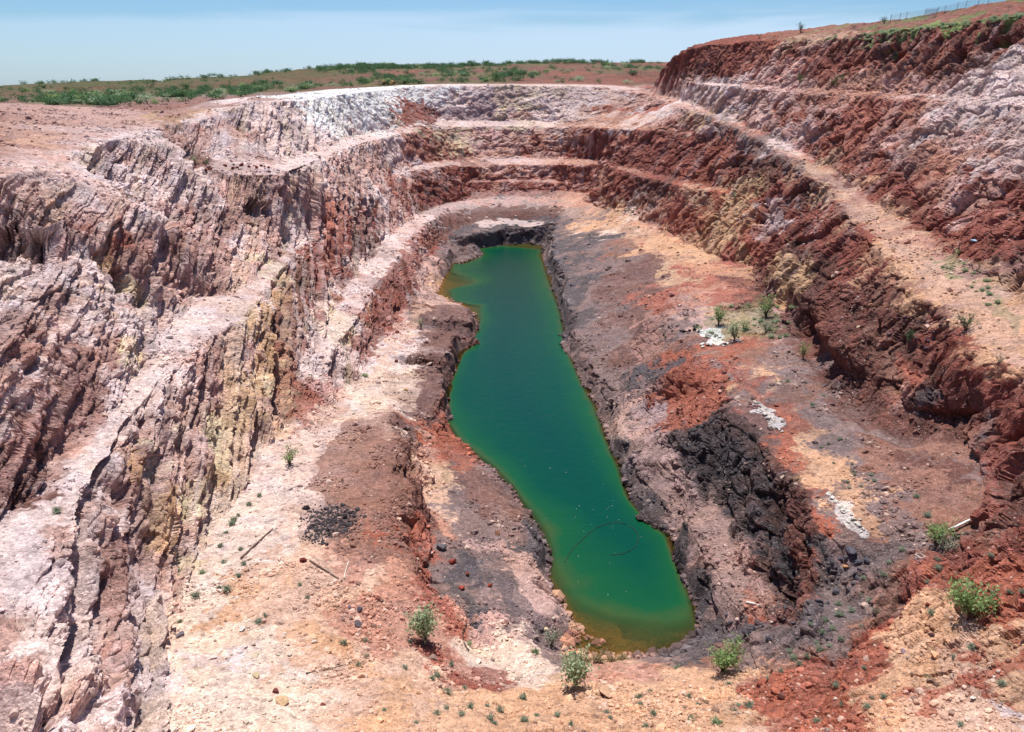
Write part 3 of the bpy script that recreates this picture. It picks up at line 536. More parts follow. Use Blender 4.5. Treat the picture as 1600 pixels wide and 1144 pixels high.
def water_material():
    t = MT('pit_water', .1, .12); geo = t.n('NewGeometry'); P = geo.outputs['Position']
    at = t.n('Attribute', attribute_name='depth'); D = at.outputs['Fac']
    no = t.n('TexNoise', Scale=.16, Detail=5, Roughness=.6); t.l(P, no.inputs['Vector'])
    d = t.math('ADD', D, t.rng(no.outputs[0], .3, .7, -.25, .6)); d = t.math('MAXIMUM', d, 0)
    cr_ = t.n('ValToRGB'); e = cr_.color_ramp.elements; t.l(t.math('DIVIDE', d, 8), cr_.inputs[0])
    e[0].position = 0; e[0].color = (.05, .07, .022, 1); e[1].position = 1; e[1].color = (.0003, .043, .030, 1)
    for p_, c_ in ((.03, (.045, .07, .021)), (.09, (.035, .072, .020)), (.2, (.006, .070, .024)), (.5, (.0008, .050, .029))):
        q = e.new(p_); q.color = (*c_, 1)
    t.l(cr_.outputs[0], t.b.inputs['Base Color'])
    tr = t.n('BsdfTransparent'); tr.inputs[0].default_value = (.88, .74, .42, 1)
    mixs = t.n('MixShader'); al = t.rng(t.math('MAXIMUM', D, 0), 0.05, .8, .12, 1.0)
    t.l(al, mixs.inputs[0]); t.l(tr.outputs[0], mixs.inputs[1]); t.l(t.b.outputs[0], mixs.inputs[2]); t.l(mixs.outputs[0], t.nt.nodes['Material Output'].inputs[0])
    rp = t.n('TexNoise', Scale=3.0, Detail=4, Roughness=.6); t.l(P, rp.inputs['Vector']); rp2 = t.n('TexNoise', Scale=.7, Detail=2); t.l(P, rp2.inputs['Vector'])
    bp = t.n('Bump', Strength=.35, Distance=.2); t.l(t.math('ADD', rp.outputs[0], rp2.outputs[0]), bp.inputs['Height']); t.l(bp.outputs[0], t.b.inputs['Normal'])
    return t.m
M_WATER = water_material()
# one sheet, cut into ground, haul road and hills along its own edges
fc = co[faces].mean(1)
on_road = inside(fc[:, 0], fc[:, 1], road_w); far_f = (fc[:, 1] > 362) & (fc[:, 0] < 120)
for nm, mk in (('ground', ~on_road & ~far_f), ('haul_road', on_road), ('hills', far_f)):
    fs = faces[mk]; us = np.unique(fs); mp_ = np.full(len(co), -1); mp_[us] = np.arange(len(us))
    g = grid_mesh(nm, co[us], mp_[fs], M_GROUND, {'Col': COL[us]}); g['kind'] = 'structure'
# ------------------------------------------------------------------ water, sheet cut to the lake, depth below read from the ground
wx_ = np.arange(-34, 34.1, .4); wy_ = np.arange(44, 272.1, .6)
WX, WY = np.meshgrid(wx_, wy_); dep = -samp(blur(HR, 1, 1), WX.ravel(), WY.ravel())
wi = np.arange(WX.size).reshape(WX.shape)
wf = np.stack([wi[:-1, :-1], wi[:-1, 1:], wi[1:, 1:], wi[1:, :-1]], -1).reshape(-1, 4)
keepw = dep > -3.2; kf = keepw[wf].any(1); wf = wf[kf]; us = np.unique(wf); mp_ = np.full(WX.size, -1); mp_[us] = np.arange(len(us))
wv_ = np.stack([WX.ravel(), WY.ravel(), np.zeros(WX.size)], 1)[us]
wo_ = grid_mesh('pit_lake_water', wv_, mp_[wf], M_WATER, {'depth': dep[us].astype(np.float32)}); wo_['kind'] = 'structure'
# far country to the horizon, a hand lower than the rim of the main sheet
fr = np.concatenate([np.array([1100, 1400, 2000, 3500, 7000, 15000, 32000.])]); fa = np.linspace(-math.pi, math.pi, 97)
FR, FA = np.meshgrid(fr, fa, indexing='ij'); fv = np.stack([FR * np.sin(FA), FR * np.cos(FA), 36.4 - 0 * FR], -1).reshape(-1, 3)
fi = np.arange(FR.size).reshape(FR.shape); ff = np.stack([fi[:-1, :-1], fi[1:, :-1], fi[1:, 1:], fi[:-1, 1:]], -1).reshape(-1, 4)[:, ::-1]
tf = MT('hazed_scrub_plain', 1, 0); no = tf.n('TexNoise', Scale=.004, Detail=8); gq = tf.n('NewGeometry'); tf.l(gq.outputs['Position'], no.inputs['Vector']); tf.l(tf.mix(tf.rng(no.outputs[0], .35, .65, 0, 1), (.035, .06, .06), (.06, .075, .065)), tf.b.inputs['Base Color'])  # blue of distance haze put into the colour of the scrub plain
pl = grid_mesh('plain', fv, ff, tf.m); pl['kind'] = 'structure'
# ------------------------------------------------------------------ where a pixel of the photograph meets the finished ground
_dx = co[:, 0]; _zc = co[:, 1] * cp + (CAMZ - co[:, 2]) * sp; _yc = (CAMZ - co[:, 2]) * cp - co[:, 1] * sp
with np.errstate(all='ignore'): PU = 800 + FPX * _dx / _zc; PV = 572 + FPX * _yc / _zc
ok = (_zc > 2) & (PU > -150) & (PU < 1750) & (PV > -50) & (PV < 1250); oi = np.nonzero(ok)[0]
CELL = 4; cu = ((PU[oi] + 200) // CELL).astype(np.int64); cv = ((PV[oi] + 200) // CELL).astype(np.int64); key = cu * 1000 + cv
od = np.argsort(key, kind='stable'); oi = oi[od]; key = key[od]; 
zmin = {}; uk, st_ = np.unique(key, return_index=True); mnz = np.minimum.reduceat(_zc[oi], st_); KZ = dict(zip(uk.tolist(), mnz.tolist()))
st_ = np.append(st_, len(key)); KI = {k: i for i, k in enumerate(uk.tolist())}
def on_ground(u, v):
    best = None
    for du in (0, -1, 1):
        for dv in (0, -1, 1):
            k = (int((u + 200) // CELL) + du) * 1000 + int((v + 200) // CELL) + dv
            if k in KI:
                s = oi[st_[KI[k]]:st_[KI[k] + 1]]; d = (PU[s] - u) ** 2 + (PV[s] - v) ** 2 + .02 * (_zc[s] - _zc[s].min()) ** 2
                j = int(np.argmin(d))
                if best is None or d[j] < best[0]: best = (d[j], s[j])
        if best is not None and best[0] < 8: break
    return co[best[1]].astype(float) if best else hit(u, v)
key_all = np.full(len(co), -1, np.int64); key_all[oi] = key
seen = np.zeros(len(co), bool); seen[oi] = _zc[oi] < np.array([KZ[k] for k in key.tolist()]) * 1.03 + 1.0
def px(p, n): return n * (p[1] * cp + (CAMZ - p[2]) * sp) / FPX      # metres spanned by n pixels there
# ------------------------------------------------------------------ builders for loose things
rnd = random.Random(5)
def tag(o, label=None, cat=None, group=None, kind=None):
    for k, v in (('label', label), ('category', cat), ('group', group), ('kind', kind)):
        if v: o[k] = v
    return o
def obj_from(name, verts, faces, mat, parent=None, smooth=False):
    me = bpy.data.meshes.new(name); me.from_pydata([tuple(v) for v in verts], [], [tuple(f) for f in faces]); me.materials.append(mat)
    if smooth: me.polygons.foreach_set('use_smooth', [True] * len(me.polygons))
    o = bpy.data.objects.new(name, me); C.objects.link(o)
    if parent: o.parent = parent
    return o
def empty(name, loc):
    o = bpy.data.objects.new(name, None); C.objects.link(o); o.location = loc; o.empty_display_size = .2; return o
def object_colour_material(name, rough=.9, rock=True):
    t = MT(name, rough, .15); oi_ = t.n('ObjectInfo'); tcx = t.n('TexCoord')
    a = t.n('TexNoise', Scale=3.0, Detail=8, Roughness=.7); t.l(tcx.outputs['Object'], a.inputs['Vector'])
    col = t.mul(oi_.outputs['Color'], t.rng(a.outputs[0], .3, .7, .6, 1.35)); t.l(col, t.b.inputs['Base Color'])
    if rock:
        bp = t.n('Bump', Strength=.6, Distance=.25); t.l(a.outputs[0], bp.inputs['Height']); t.l(bp.outputs[0], t.b.inputs['Normal'])
    return t.m
M_ROCK = object_colour_material('boulder_rock')
def rock_mesh(seed, flatness=.7, cuts=17):
    import bmesh
    r = random.Random(seed); bm = bmesh.new(); bmesh.ops.create_icosphere(bm, subdivisions=3, radius=1)
    planes = []
    for _ in range(cuts):
        n = Vector((r.gauss(0, 1), r.gauss(0, 1), r.gauss(0, 1))).normalized(); planes.append((n, r.uniform(.5, .82)))
    for v in bm.verts:
        for n, d in planes:
            k = v.co.dot(n) - d
            if k > 0: v.co -= n * k * .97
        v.co.x *= 1.15; v.co.z *= flatness
        v.co += Vector((r.uniform(-1, 1), r.uniform(-1, 1), r.uniform(-1, 1))) * .022
    me = bpy.data.meshes.new('boulder'); bm.to_mesh(me); bm.free(); me.materials.append(M_ROCK); return me
ROCKS = [rock_mesh(i, .55 + .06 * i) for i in range(7)]
def boulder(u, v, w, colr, label, group=None, name='boulder', sink=.25, flat=1.0):
    p = on_ground(u, v); s = px(p, w) / 2
    o = bpy.data.objects.new(name, ROCKS[rnd.randrange(7)]); C.objects.link(o)
    o.scale = (s * rnd.uniform(.9, 1.1), s * rnd.uniform(.75, 1.0), s * rnd.uniform(.8, 1.05) * flat); o.rotation_euler = (rnd.uniform(-.3, .3), rnd.uniform(-.3, .3), rnd.uniform(0, 6.28))
    o.location = (p[0], p[1], p[2] + s * .5 * (1 - sink)); o.color = (*[float(c) for c in lin(colr) * .8], 1)
    return tag(o, label, 'rock', group)
# ------------------------------------------------------------------ plants
def leaf_material(name, c1, c2):
    t = MT(name, .75, .2); geo = t.n('NewGeometry'); a = t.n('TexNoise', Scale=2.6, Detail=3); t.l(geo.outputs['Position'], a.inputs['Vector'])
    t.l(t.mix(t.rng(a.outputs[0], .35, .65, 0, 1), c1, c2), t.b.inputs['Base Color'])
    tl_ = t.n('BsdfTranslucent'); tl_.inputs[0].default_value = (*[min(1, 1.2 * q) for q in c2], 1); ms = t.n('MixShader'); ms.inputs[0].default_value = .28
    t.l(t.b.outputs[0], ms.inputs[1]); t.l(tl_.outputs[0], ms.inputs[2]); t.l(ms.outputs[0], t.nt.nodes['Material Output'].inputs[0]); return t.m
M_LEAF = leaf_material('leaf_green', (.14, .25, .09), (.32, .42, .17)); M_PALE = leaf_material('leaf_pale_green', (.22, .31, .16), (.42, .48, .30))
M_SALT = leaf_material('leaf_grey_green', (.20, .25, .17), (.38, .42, .31)); M_DARK = leaf_material('leaf_dark_green', (.045, .10, .045), (.10, .19, .08)); M_DRY = leaf_material('leaf_dry', (.30, .23, .12), (.46, .36, .22))
tb = MT('twig_bark', .95); tb.b.inputs['Base Color'].default_value = (.10, .065, .05, 1); nb = tb.n('TexNoise', Scale=14., Detail=5); tb.l(tb.mix(nb.outputs[0], (.05, .03, .025), (.19, .13, .10)), tb.b.inputs['Base Color']); M_BARK = tb.m
def tube(pts, rad, n=5):
    V, F = [], []; pts = [Vector(p) for p in pts]
    for i, p in enumerate(pts):
        d = (pts[min(i + 1, len(pts) - 1)] - pts[max(i - 1, 0)]).normalized(); a = d.orthogonal().normalized(); b = d.cross(a)
        r = rad[i] if isinstance(rad, (list, tuple)) else rad
        for k in range(n): V.append(p + (a * math.cos(2 * math.pi * k / n) + b * math.sin(2 * math.pi * k / n)) * r)
    for i in range(len(pts) - 1):
        for k in range(n): F.append((i * n + k, i * n + (k + 1) % n, (i + 1) * n + (k + 1) % n, (i + 1) * n + k))
    F.append(tuple(range(n))[::-1]); F.append(tuple(range((len(pts) - 1) * n, len(pts) * n)))
    return V, F
def bush_geo(seed, w, h, stems=9, leaves=900, leaf=.09, stem_share=.35, spread=1.0):
    r = random.Random(seed); SV, SF, LV, LF = [], [], [], []; tips = []
    for i in range(stems):
        a = r.uniform(0, 6.283); L_ = h * r.uniform(.6, 1.0); out = w / 2 * r.uniform(.35, 1.0) * spread
        pts = []
        for k in range(6):
            t_ = k / 5; pts.append((math.cos(a) * out * t_ ** 1.2 + r.uniform(-.04, .04) * h, math.sin(a) * out * t_ ** 1.2 + r.uniform(-.04, .04) * h, L_ * t_))
        pts[0] = (r.uniform(-.04, .04) * w, r.uniform(-.04, .04) * w, -.1)
        V, F = tube(pts, [h * .018 * (1 - .8 * k / 5) + .004 for k in range(6)], 4); b = len(SV); SV += V; SF += [tuple(q + b for q in f) for f in F]
        for k in range(2, 6): tips.append((pts[k], h * .16 * (1.1 - .08 * k)))
        for _ in range(3):
            q = Vector(pts[r.randrange(2, 5)]); e = q + Vector((r.uniform(-1, 1), r.uniform(-1, 1), r.uniform(.1, 1))) * h * .25
            V, F = tube([q, (q + e) / 2 + Vector((0, 0, .03 * h)), e], [h * .008, h * .006, .003], 3); b = len(SV); SV += V; SF += [tuple(z_ + b for z_ in f) for f in F]
            tips.append((tuple(e), h * .14))
    for _ in range(leaves):
        c_, rad = tips[r.randrange(len(tips))]; p = Vector(c_) + Vector((r.gauss(0, 1), r.gauss(0, 1), r.gauss(0, .8))) * rad * .62
        if p.z < h * stem_share * r.random(): continue
        d = Vector((r.gauss(0, 1), r.gauss(0, 1), r.gauss(.3, .8))).normalized(); s = d.orthogonal().normalized(); s.rotate(__import__('mathutils').Quaternion(d, r.uniform(0, 6.28)))
        l = leaf * r.uniform(.6, 1.4); b = len(LV); LV += [p, p + d * l * .5 + s * l * .26, p + d * l, p + d * l * .5 - s * l * .26]; LF.append((b, b + 1, b + 2, b + 3))
    return SV, SF, LV, LF
def shrub(u, v, w, h, label, mat=None, seed=0, name='leafy_shrub', leaves=1100, leaf=None, group=None, cat='shrub', stems=10, ss=.3):
    p = on_ground(u, v); W_, H_ = px(p, w), px(p, h)
    e = empty(name, p); e.rotation_euler.z = rnd.uniform(0, 6); tag(e, label, cat, group)
    SV, SF, LV, LF = bush_geo(seed, W_ * .95, H_, stems, int(leaves * .62), leaf or H_ * .095, ss)
    obj_from('stem', SV, SF, M_BARK, e); obj_from('foliage', LV, LF, mat or M_LEAF, e); return e
def tuft_mesh(seed, mat, blades=70):
    r = random.Random(seed); V, F = [], []
    for _ in range(blades):
        a = r.uniform(0, 6.283); tilt = r.uniform(.1, 1.0); L_ = r.uniform(.55, 1.0); o = Vector((r.gauss(0, .13), r.gauss(0, .13), -.04))
        d = Vector((math.cos(a) * math.sin(tilt), math.sin(a) * math.sin(tilt), math.cos(tilt) * .8)); s = Vector((-math.sin(a), math.cos(a), 0)) * r.uniform(.02, .05)
        b = len(V); V += [o - s, o + s, o + d * L_ * .6 + s, o + d * L_ - Vector((0, 0, .06)), o + d * L_ * .6 - s]; F.append((b, b + 1, b + 2, b + 3, b + 4))
        for _ in range(4):
            q = o + d * L_ * r.uniform(.35, 1); k = Vector((r.gauss(0, 1), r.gauss(0, 1), r.gauss(0, 1))).normalized() * .11; k2 = k.orthogonal().normalized() * .035; b = len(V); V += [q, q + k * .5 + k2, q + k, q + k * .5 - k2]; F.append((b, b + 1, b + 2, b + 3))
    me = bpy.data.meshes.new('tuft'); me.from_pydata([tuple(v) for v in V], [], F); me.materials.append(mat); return me
TUFT = {'s': [tuft_mesh(i, M_SALT) for i in range(4)], 'g': [tuft_mesh(i + 9, M_PALE) for i in range(3)], 'd': [tuft_mesh(i + 20, M_DRY, 90) for i in range(3)], 'k': [tuft_mesh(i + 30, M_DARK) for i in range(2)]}
def tuft(u, v, w, label, group, kind='s', name='saltbush_tuft', cat='tuft'):
    p = on_ground(u, v); s = px(p, w) / 1.2; o = bpy.data.objects.new(name, rnd.choice(TUFT[kind])); C.objects.link(o)
    o.location = p; o.scale = (s, s, s * rnd.uniform(.7, 1.05)); o.rotation_euler.z = rnd.uniform(0, 6.28); return tag(o, label, cat, group)
# ---- the larger plants, each where it grows
shrub(665, 1000, 42, 58, 'tall pale green leafy shrub left of the lake tip, reddish ground at its foot', M_PALE, 1, leaves=1500)
shrub(900, 1074, 48, 60, 'small pale green tree with one dark stem on the sand below the orange shallows', M_PALE, 2, name='small_tree', leaves=1500, stems=7, ss=.45)
shrub(1128, 1048, 66, 52, 'wide light green shrub on the grey gravel, just right of the lake tip', M_LEAF, 3, leaves=1600)
shrub(1515, 968, 78, 60, 'bright green spreading shrub on the orange slope at the lower right', M_LEAF, 4, leaves=1900)
shrub(452, 727, 26, 28, 'lone small green shrub on the pale bench at the foot of the left wall', M_LEAF, 5, leaves=700)
shrub(1462, 852, 54, 42, 'green shrub with grey twigs beside the white pipe', M_LEAF, 6, leaves=1100)
shrub(1480, 862, 44, 26, 'low grey twiggy bush in front of the green shrub by the white pipe', M_SALT, 61, name='twiggy_bush', leaves=500)
shrub(1123, 508, 28, 30, 'round green shrub, leftmost of the shrubs above the white patch on the terrace', M_LEAF, 7, leaves=700)
shrub(1147, 532, 30, 30, 'yellow green shrub next to the white patch on the terrace', M_PALE, 8, leaves=700)
shrub(1196, 497, 26, 34, 'tall green shrub against the foot of the dark red wall', M_LEAF, 9, leaves=700)
shrub(1162, 516, 24, 18, 'low green shrub between the two taller ones on the terrace', M_LEAF, 10, leaves=500)
shrub(1196, 520, 30, 20, 'low grey green shrub below the tall shrub at the wall foot', M_SALT, 12, leaves=500)
shrub(1254, 560, 16, 26, 'narrow green shrub by the black hollow in the wall foot', M_LEAF, 13, leaves=400)
shrub(1092, 518, 24, 14, 'low green shrub on the dark rocks left of the white patch', M_LEAF, 14, leaves=350)
shrub(1508, 516, 52, 26, 'dark olive scraggly bush on the inner edge of the haul road', M_DARK, 15, name='scraggly_bush', leaves=600, stems=16)
shrub(1418, 536, 20, 22, 'small dark olive bush on the red slope below the haul road', M_DARK, 16, leaves=350)
shrub(1560, 568, 20, 16, 'small olive bush on the haul road edge at the right', M_SALT, 17, leaves=250)
shrub(658, 514, 12, 18, 'tiny green shrub on the pink track left of the lake', M_PALE, 18, leaves=200)
shrub(1250, 132, 20, 16, 'dark green bush on the upper right bench, the left one', M_DARK, 19, leaves=400)
shrub(1302, 136, 22, 15, 'dark green bush on the upper right bench, right of the first', M_DARK, 20, leaves=400)
shrub(1316, 128, 16, 12, 'small green bush highest of the three on the upper right bench', M_DARK, 21, leaves=300)
shrub(1148, 312, 20, 14, 'pale green shrub at the right end of the second bench', M_PALE, 22, leaves=300)
shrub(306, 256, 18, 12, 'bright green shrub in the white walled recess at the upper left', M_LEAF, 23, leaves=400)
shrub(322, 258, 16, 8, 'low green shrub beside the first in the white walled recess', M_LEAF, 24, leaves=300)
shrub(862, 1008, 24, 30, 'brown green half dry bush at the edge of the orange shallows', M_SALT, 25, leaves=500)
shrub(1528, 418, 12, 10, 'small green shrub on the flat right of the haul road', M_LEAF, 26, leaves=200)
shrub(1498, 398, 12, 10, 'small green shrub at the outer edge of the haul road', M_LEAF, 27, leaves=200)
shrub(1250, 50, 14, 13, 'small round tree alone on the red skyline at the upper right', M_DARK, 30, name='small_tree', leaves=500, ss=.5)
shrub(1380, 37, 12, 12, 'dark shrub at the left end of the fence on the skyline', M_DARK, 31, leaves=300)
shrub(1334, 44, 14, 6, 'low shrub on the skyline left of the fence', M_DARK, 32, leaves=250)
shrub(1186, 60, 12, 6, 'low shrub on the left shoulder of the red skyline', M_DARK, 33, leaves=250)
for i, (u, v, w_) in enumerate([(915, 1034, 20), (935, 1036, 24), (955, 1034, 20), (972, 1030, 18), (945, 1026, 18)]):
    tuft(u, v, w_, 'straw coloured dry grass clump at the near end of the lake', 'dry grass clumps at the near end of the lake', 'd', 'dry_grass_clump', 'grass')
T1 = [(345,854),(376,859),(350,879),(380,882),(373,900),(343,919),(355,922),(307,932),(282,972),(404,972),(468,915),(481,935),(415,962),(362,819),(354,832),(389,789),(404,775),(281,894),(372,806),(366,812)]
T2 = [(538,1007),(570,1001),(641,1004),(574,1027),(633,1044),(675,1062),(683,1057),(698,1084),(726,1076),(698,1107),(683,1116),(720,1117),(735,1106),(760,1106),(782,1112),(767,1124),(772,1132),(819,1126),(838,1118),(818,1091),(871,1119),(954,1121),(948,1112),(1020,1116),(1000,1102),(999,1092),(1016,1081),(1009,1136),(1059,1046),(706,1039),(892,1133),(1076,1089),(1090,1102),(1148,1113),(1170,1104),(1155,1106),(1079,1126),(1139,1071),(560,1040),(600,1110),(650,1130)]
T3 = [(1305,1071),(1353,1103),(1382,1089),(1363,1091),(1276,1128),(1316,1103),(1350,1044),(1517,1012),(1490,1029),(1455,957),(1555,929),(1580,926),(1597,926),(1500,1134),(1564,1069)]
T4 = [(1368,957),(1347,979),(1311,962),(1313,999),(1296,1009),(1285,989),(1266,976),(1248,1039),(1233,1019),(1260,1026),(1300,982),(1467,889),(1465,876),(1447,909),(1559,839),(1549,869),(1432,777),(1449,807),(1275,1005),(1290,970),(1280,1018),(1240,1030),(1310,945),(1330,955),(1345,930),(1360,940),(1380,900),(1390,880),(1410,860),(1350,905),(1200,1060),(1220,1050)]
for L_, lab, gr in ((T1, 'small grey green tuft on the pale rubble below the left wall', 'tufts on the pale rubble below the left wall'), (T2, 'grey green saltbush tuft on the pale orange ground in the foreground', 'saltbush tufts across the foreground'),
                    (T3, 'grey green tuft on the red and orange slope at the lower right', 'tufts on the lower right slope'), (T4, 'grey green tuft among the dark gravel right of the lake tip', 'tufts on the dark gravel')):
    for u, v in L_: tuft(u, v, rnd.uniform(9, 17), lab, gr)
tuft(88, 801, 18, 'grey green tuft alone on the pale second bench at the left', None)
for u, v, w_, lab in ((316, 896, 13, 'bright green tuft at the foot of the left wall'), (733, 1008, 14, 'bright green tuft under the loop of black hose'), (836, 1020, 16, 'yellow green tuft beside the dark gully at the near shore'), (1119, 1130, 20, 'yellow green tuft at the bottom edge below the wide shrub'), (1448, 1058, 9, 'tiny green tuft on the orange scree at the lower right'), (570, 588, 12, 'green tuft on the pale track left of the lake'), (1205, 528, 14, 'light green tuft in front of the tall shrub at the wall foot')):
    tuft(u, v, w_, lab, None, 'g', 'green_tuft')
tr_ = random.Random(77)
for i in range(26): u = tr_.uniform(1100, 1240); v = 475 + tr_.uniform(0, 55); tuft(u, v, tr_.uniform(6, 12), 'small green tuft among the shrubs on the right terrace', 'green tufts around the terrace shrubs', 'g', 'green_tuft')
for i in range(20): t_ = tr_.random(); tuft(1240 + 120 * t_ + tr_.uniform(-30, 30), 590 + 190 * t_ + tr_.uniform(-10, 10), tr_.uniform(5, 9), 'tiny grey green tuft on the long right terrace floor', 'tufts on the right terrace floor', 's')
for i in range(22): t_ = tr_.random(); tuft(1465 + 110 * t_ + tr_.uniform(-12, 12), 395 + 85 * t_ + tr_.uniform(-18, 18), tr_.uniform(6, 11), 'light green tuft on the grey flat beside the haul road', 'green tufts beside the haul road', 'g', 'green_tuft')
for i in range(46): t_ = tr_.random(); tuft(1375 + 225 * t_, 54 - 27 * t_ + tr_.uniform(-4, 3), tr_.uniform(7, 12), 'light green grass clump on the ledge below the fence', 'grass clumps on the ledge below the fence', 'g', 'grass_clump', 'grass')
for i in range(16): tuft(tr_.uniform(1305, 1375), tr_.uniform(54, 64), tr_.uniform(5, 8), 'olive grass clump at the left end of the green ledge', 'grass clumps at the left end of the ledge', 'g', 'grass_clump', 'grass')
# ---- shrubs over the far country
FARM = {}
for nm, mt in (('dark', M_DARK), ('mid', M_LEAF), ('pale', M_PALE)):
    FARM[nm] = []
    for k in range(3):
        r = random.Random(hash((k, len(nm))) % 999 + k); V, F = [], []
        lobes = [(Vector((r.uniform(-.6, .6), r.uniform(-.6, .6), r.uniform(.25, .8))), r.uniform(.3, .5)) for _ in range(6)]
        for _ in range(230):
            c_, rr = lobes[r.randrange(6)]; p = c_ + Vector((r.gauss(0, 1), r.gauss(0, 1), r.gauss(0, .8))) * rr * .6
            d = Vector((r.gauss(0, 1), r.gauss(0, 1), r.gauss(0, 1))).normalized(); s = d.orthogonal().normalized(); l = r.uniform(.12, .26); b = len(V); V += [p, p + d * l * .5 + s * l * .35, p + d * l, p + d * l * .5 - s * l * .35]; F.append((b, b + 1, b + 2, b + 3))
        V2, F2 = tube([(0, 0, -.3), (.05, 0, .3), (0, .05, .7)], [.07, .05, .02], 4)
        me = bpy.data.meshes.new('shrub_crown'); me.from_pydata([tuple(v) for v in V], [], F); me.materials.append(mt)
        m2_ = bpy.data.meshes.new('shrub_stem'); m2_.from_pydata([tuple(v) for v in V2], [], F2); m2_.materials.append(M_BARK); FARM[nm].append((me, m2_))
zone = np.nonzero(seen & (PU > -60) & (PU < 1100) & (co[:, 1] > 225) & (PV > 85) & (PV < 172) & (((co[:, 1] > 368)) | ((co[:, 0] < -92) & (co[:, 1] > 235))))[0]
gz = fbm(co[zone, 0] / 38, co[zone, 1] / 60, np.zeros(len(zone)), 4, 231) + .35 * vn(co[zone, 0] / 7, co[zone, 1] / 7, np.zeros(len(zone)), 232)
sky_line = (PV[zone] < np.interp(PU[zone], [0, 170, 350, 480, 700, 800, 1000], [134, 126, 121, 110, 107, 100, 99]))
wgt = .03 + sst(-.05, .35, gz) + 3.0 * sky_line + .3 * (PU[zone] < 120); wgt *= np.where(PU[zone] > 560, 3.0, 1); wgt /= wgt.sum()
pick = rng.choice(zone, 1900, replace=False, p=wgt)
ordr = pick[np.argsort(_zc[pick] * rng.uniform(.4, 1.6, len(pick)))]
nm_txt = {'dark': 'dark green', 'mid': 'mid green', 'pale': 'pale green'}
def place_of(i):
    u, v = PU[i], PV[i]; top = v < np.interp(u, [0, 170, 350, 480, 700, 800, 1000], [137, 130, 125, 114, 111, 104, 103])
    a = 'behind the pink mound at the far left' if u < 220 else 'beyond the white recess' if u < 470 else 'beyond the white face' if u < 640 else 'behind the far rim' if u < 900 else 'left of the red headland'
    return (('on the skyline ' if top else 'on the red slope ' if co[i, 1] > 430 else 'on the nearer red ground ') + a)
LAB = {'dark': 'dark green shrub on the red country beyond the pit', 'mid': 'mid green shrub on the red country beyond the pit', 'pale': 'pale green shrub on the red country beyond the pit'}
for i in ordr[:270]:
    nm = rnd.choices(['dark', 'mid', 'pale'], [7, 3, 2])[0]; me, m2_ = rnd.choice(FARM[nm]); s = rnd.uniform(1.3, 2.9) * (1.25 if nm == 'dark' else 1)
    e = empty('country_shrub', co[i]); e.scale = (s * 1.15, s * 1.15, s * rnd.uniform(.7, 1)); e.rotation_euler.z = rnd.uniform(0, 6.28); pl_ = place_of(i); tag(e, nm_txt[nm] + ' shrub ' + pl_, 'shrub', nm_txt[nm] + ' shrubs ' + pl_)
    for n_, m_ in (('crown', me), ('stem', m2_)): o = bpy.data.objects.new(n_, m_); C.objects.link(o); o.parent = e
V, F = [], []                                           # the rest of the scrub, too many to count
for i in ordr[270:]:
    s = rnd.uniform(1.0, 2.4); b0 = co[i]
    for _ in range(60):
        p = Vector(b0) + Vector((rnd.gauss(0, .45), rnd.gauss(0, .45), abs(rnd.gauss(.4, .3)))) * s; d = Vector((rnd.gauss(0, 1), rnd.gauss(0, 1), rnd.gauss(0, 1))).normalized() * s * .3; q = d.orthogonal().normalized() * s * .1
        b = len(V); V += [p, p + d * .5 + q, p + d, p + d * .5 - q]; F.append((b, b + 1, b + 2, b + 3))
sco = obj_from('far_scrub', V, F, M_DARK); tag(sco, 'low dark scrub scattered over the hills beyond the pit', 'scrub', None, 'stuff')
# ---- the fence on the skyline
tm = MT('weathered_steel', .6, .4); nm_ = tm.n('TexNoise', Scale=5., Detail=4); tm.l(tm.mix(nm_.outputs[0], (.10, .10, .11), (.22, .21, .21)), tm.b.inputs['Base Color']); M_STEEL = tm.m
fu = [(1380,35),(1386,34),(1397,33),(1408,32),(1421,30),(1433,28.5),(1446,26.5),(1460,24),(1476,21.5),(1491,18.5),(1508,15),(1525,12),(1545,8),(1568,3),(1592,-1)]
fp = [np.array(at_y(u, v, np.interp(u, [1380, 1480, 1530, 1600], [232, 213, 203, 193]))) for u, v in fu]
for i, p in enumerate(fp): q = on_ground(fu[i][0], fu[i][1] + 3); fp[i] = np.array([p[0], q[1] + .6, samp(HR, np.array([p[0]]), np.array([q[1] + .6]))[0]])
fence = empty('wire_fence', fp[0]); tag(fence, 'wire fence with thin steel posts along the top of the red skyline', 'fence')
for p in fp:
    V, F = tube([p - fp[0] + np.array([0, 0, -.6]), p - fp[0] + np.array([.05, 0, 1.0]), p - fp[0] + np.array([.1, 0, 2.1])], .05, 6); obj_from('post', V, F, M_STEEL, fence)
for hh in (.5, 1.0, 1.5, 1.95):
    pts = [p - fp[0] + np.array([.1, 0, hh]) for p in fp]; V, F = tube(pts, .012, 4); obj_from('wire', V, F, M_STEEL, fence)
tmesh = MT('fence_mesh', .6, .3); tmesh.b.inputs['Base Color'].default_value = (.25, .26, .28, 1)
cx_ = tmesh.n('TexCoord'); wv1 = tmesh.n('TexWave', Scale=9.0, bands_direction='DIAGONAL'); tmesh.l(cx_.outputs['Object'], wv1.inputs['Vector']); al_ = tmesh.math('GREATER_THAN', wv1.outputs[0], .94); tmesh.l(al_, tmesh.b.inputs['Alpha'])
V, F = [], []
for p in fp: V += [p - fp[0] + np.array([.1, 0, .05]), p - fp[0] + np.array([.1, 0, 1.95])]
for i in range(len(fp) - 1): F.append((2 * i, 2 * i + 2, 2 * i + 3, 2 * i + 1))
obj_from('mesh_panel', V, F, tmesh.m, fence)
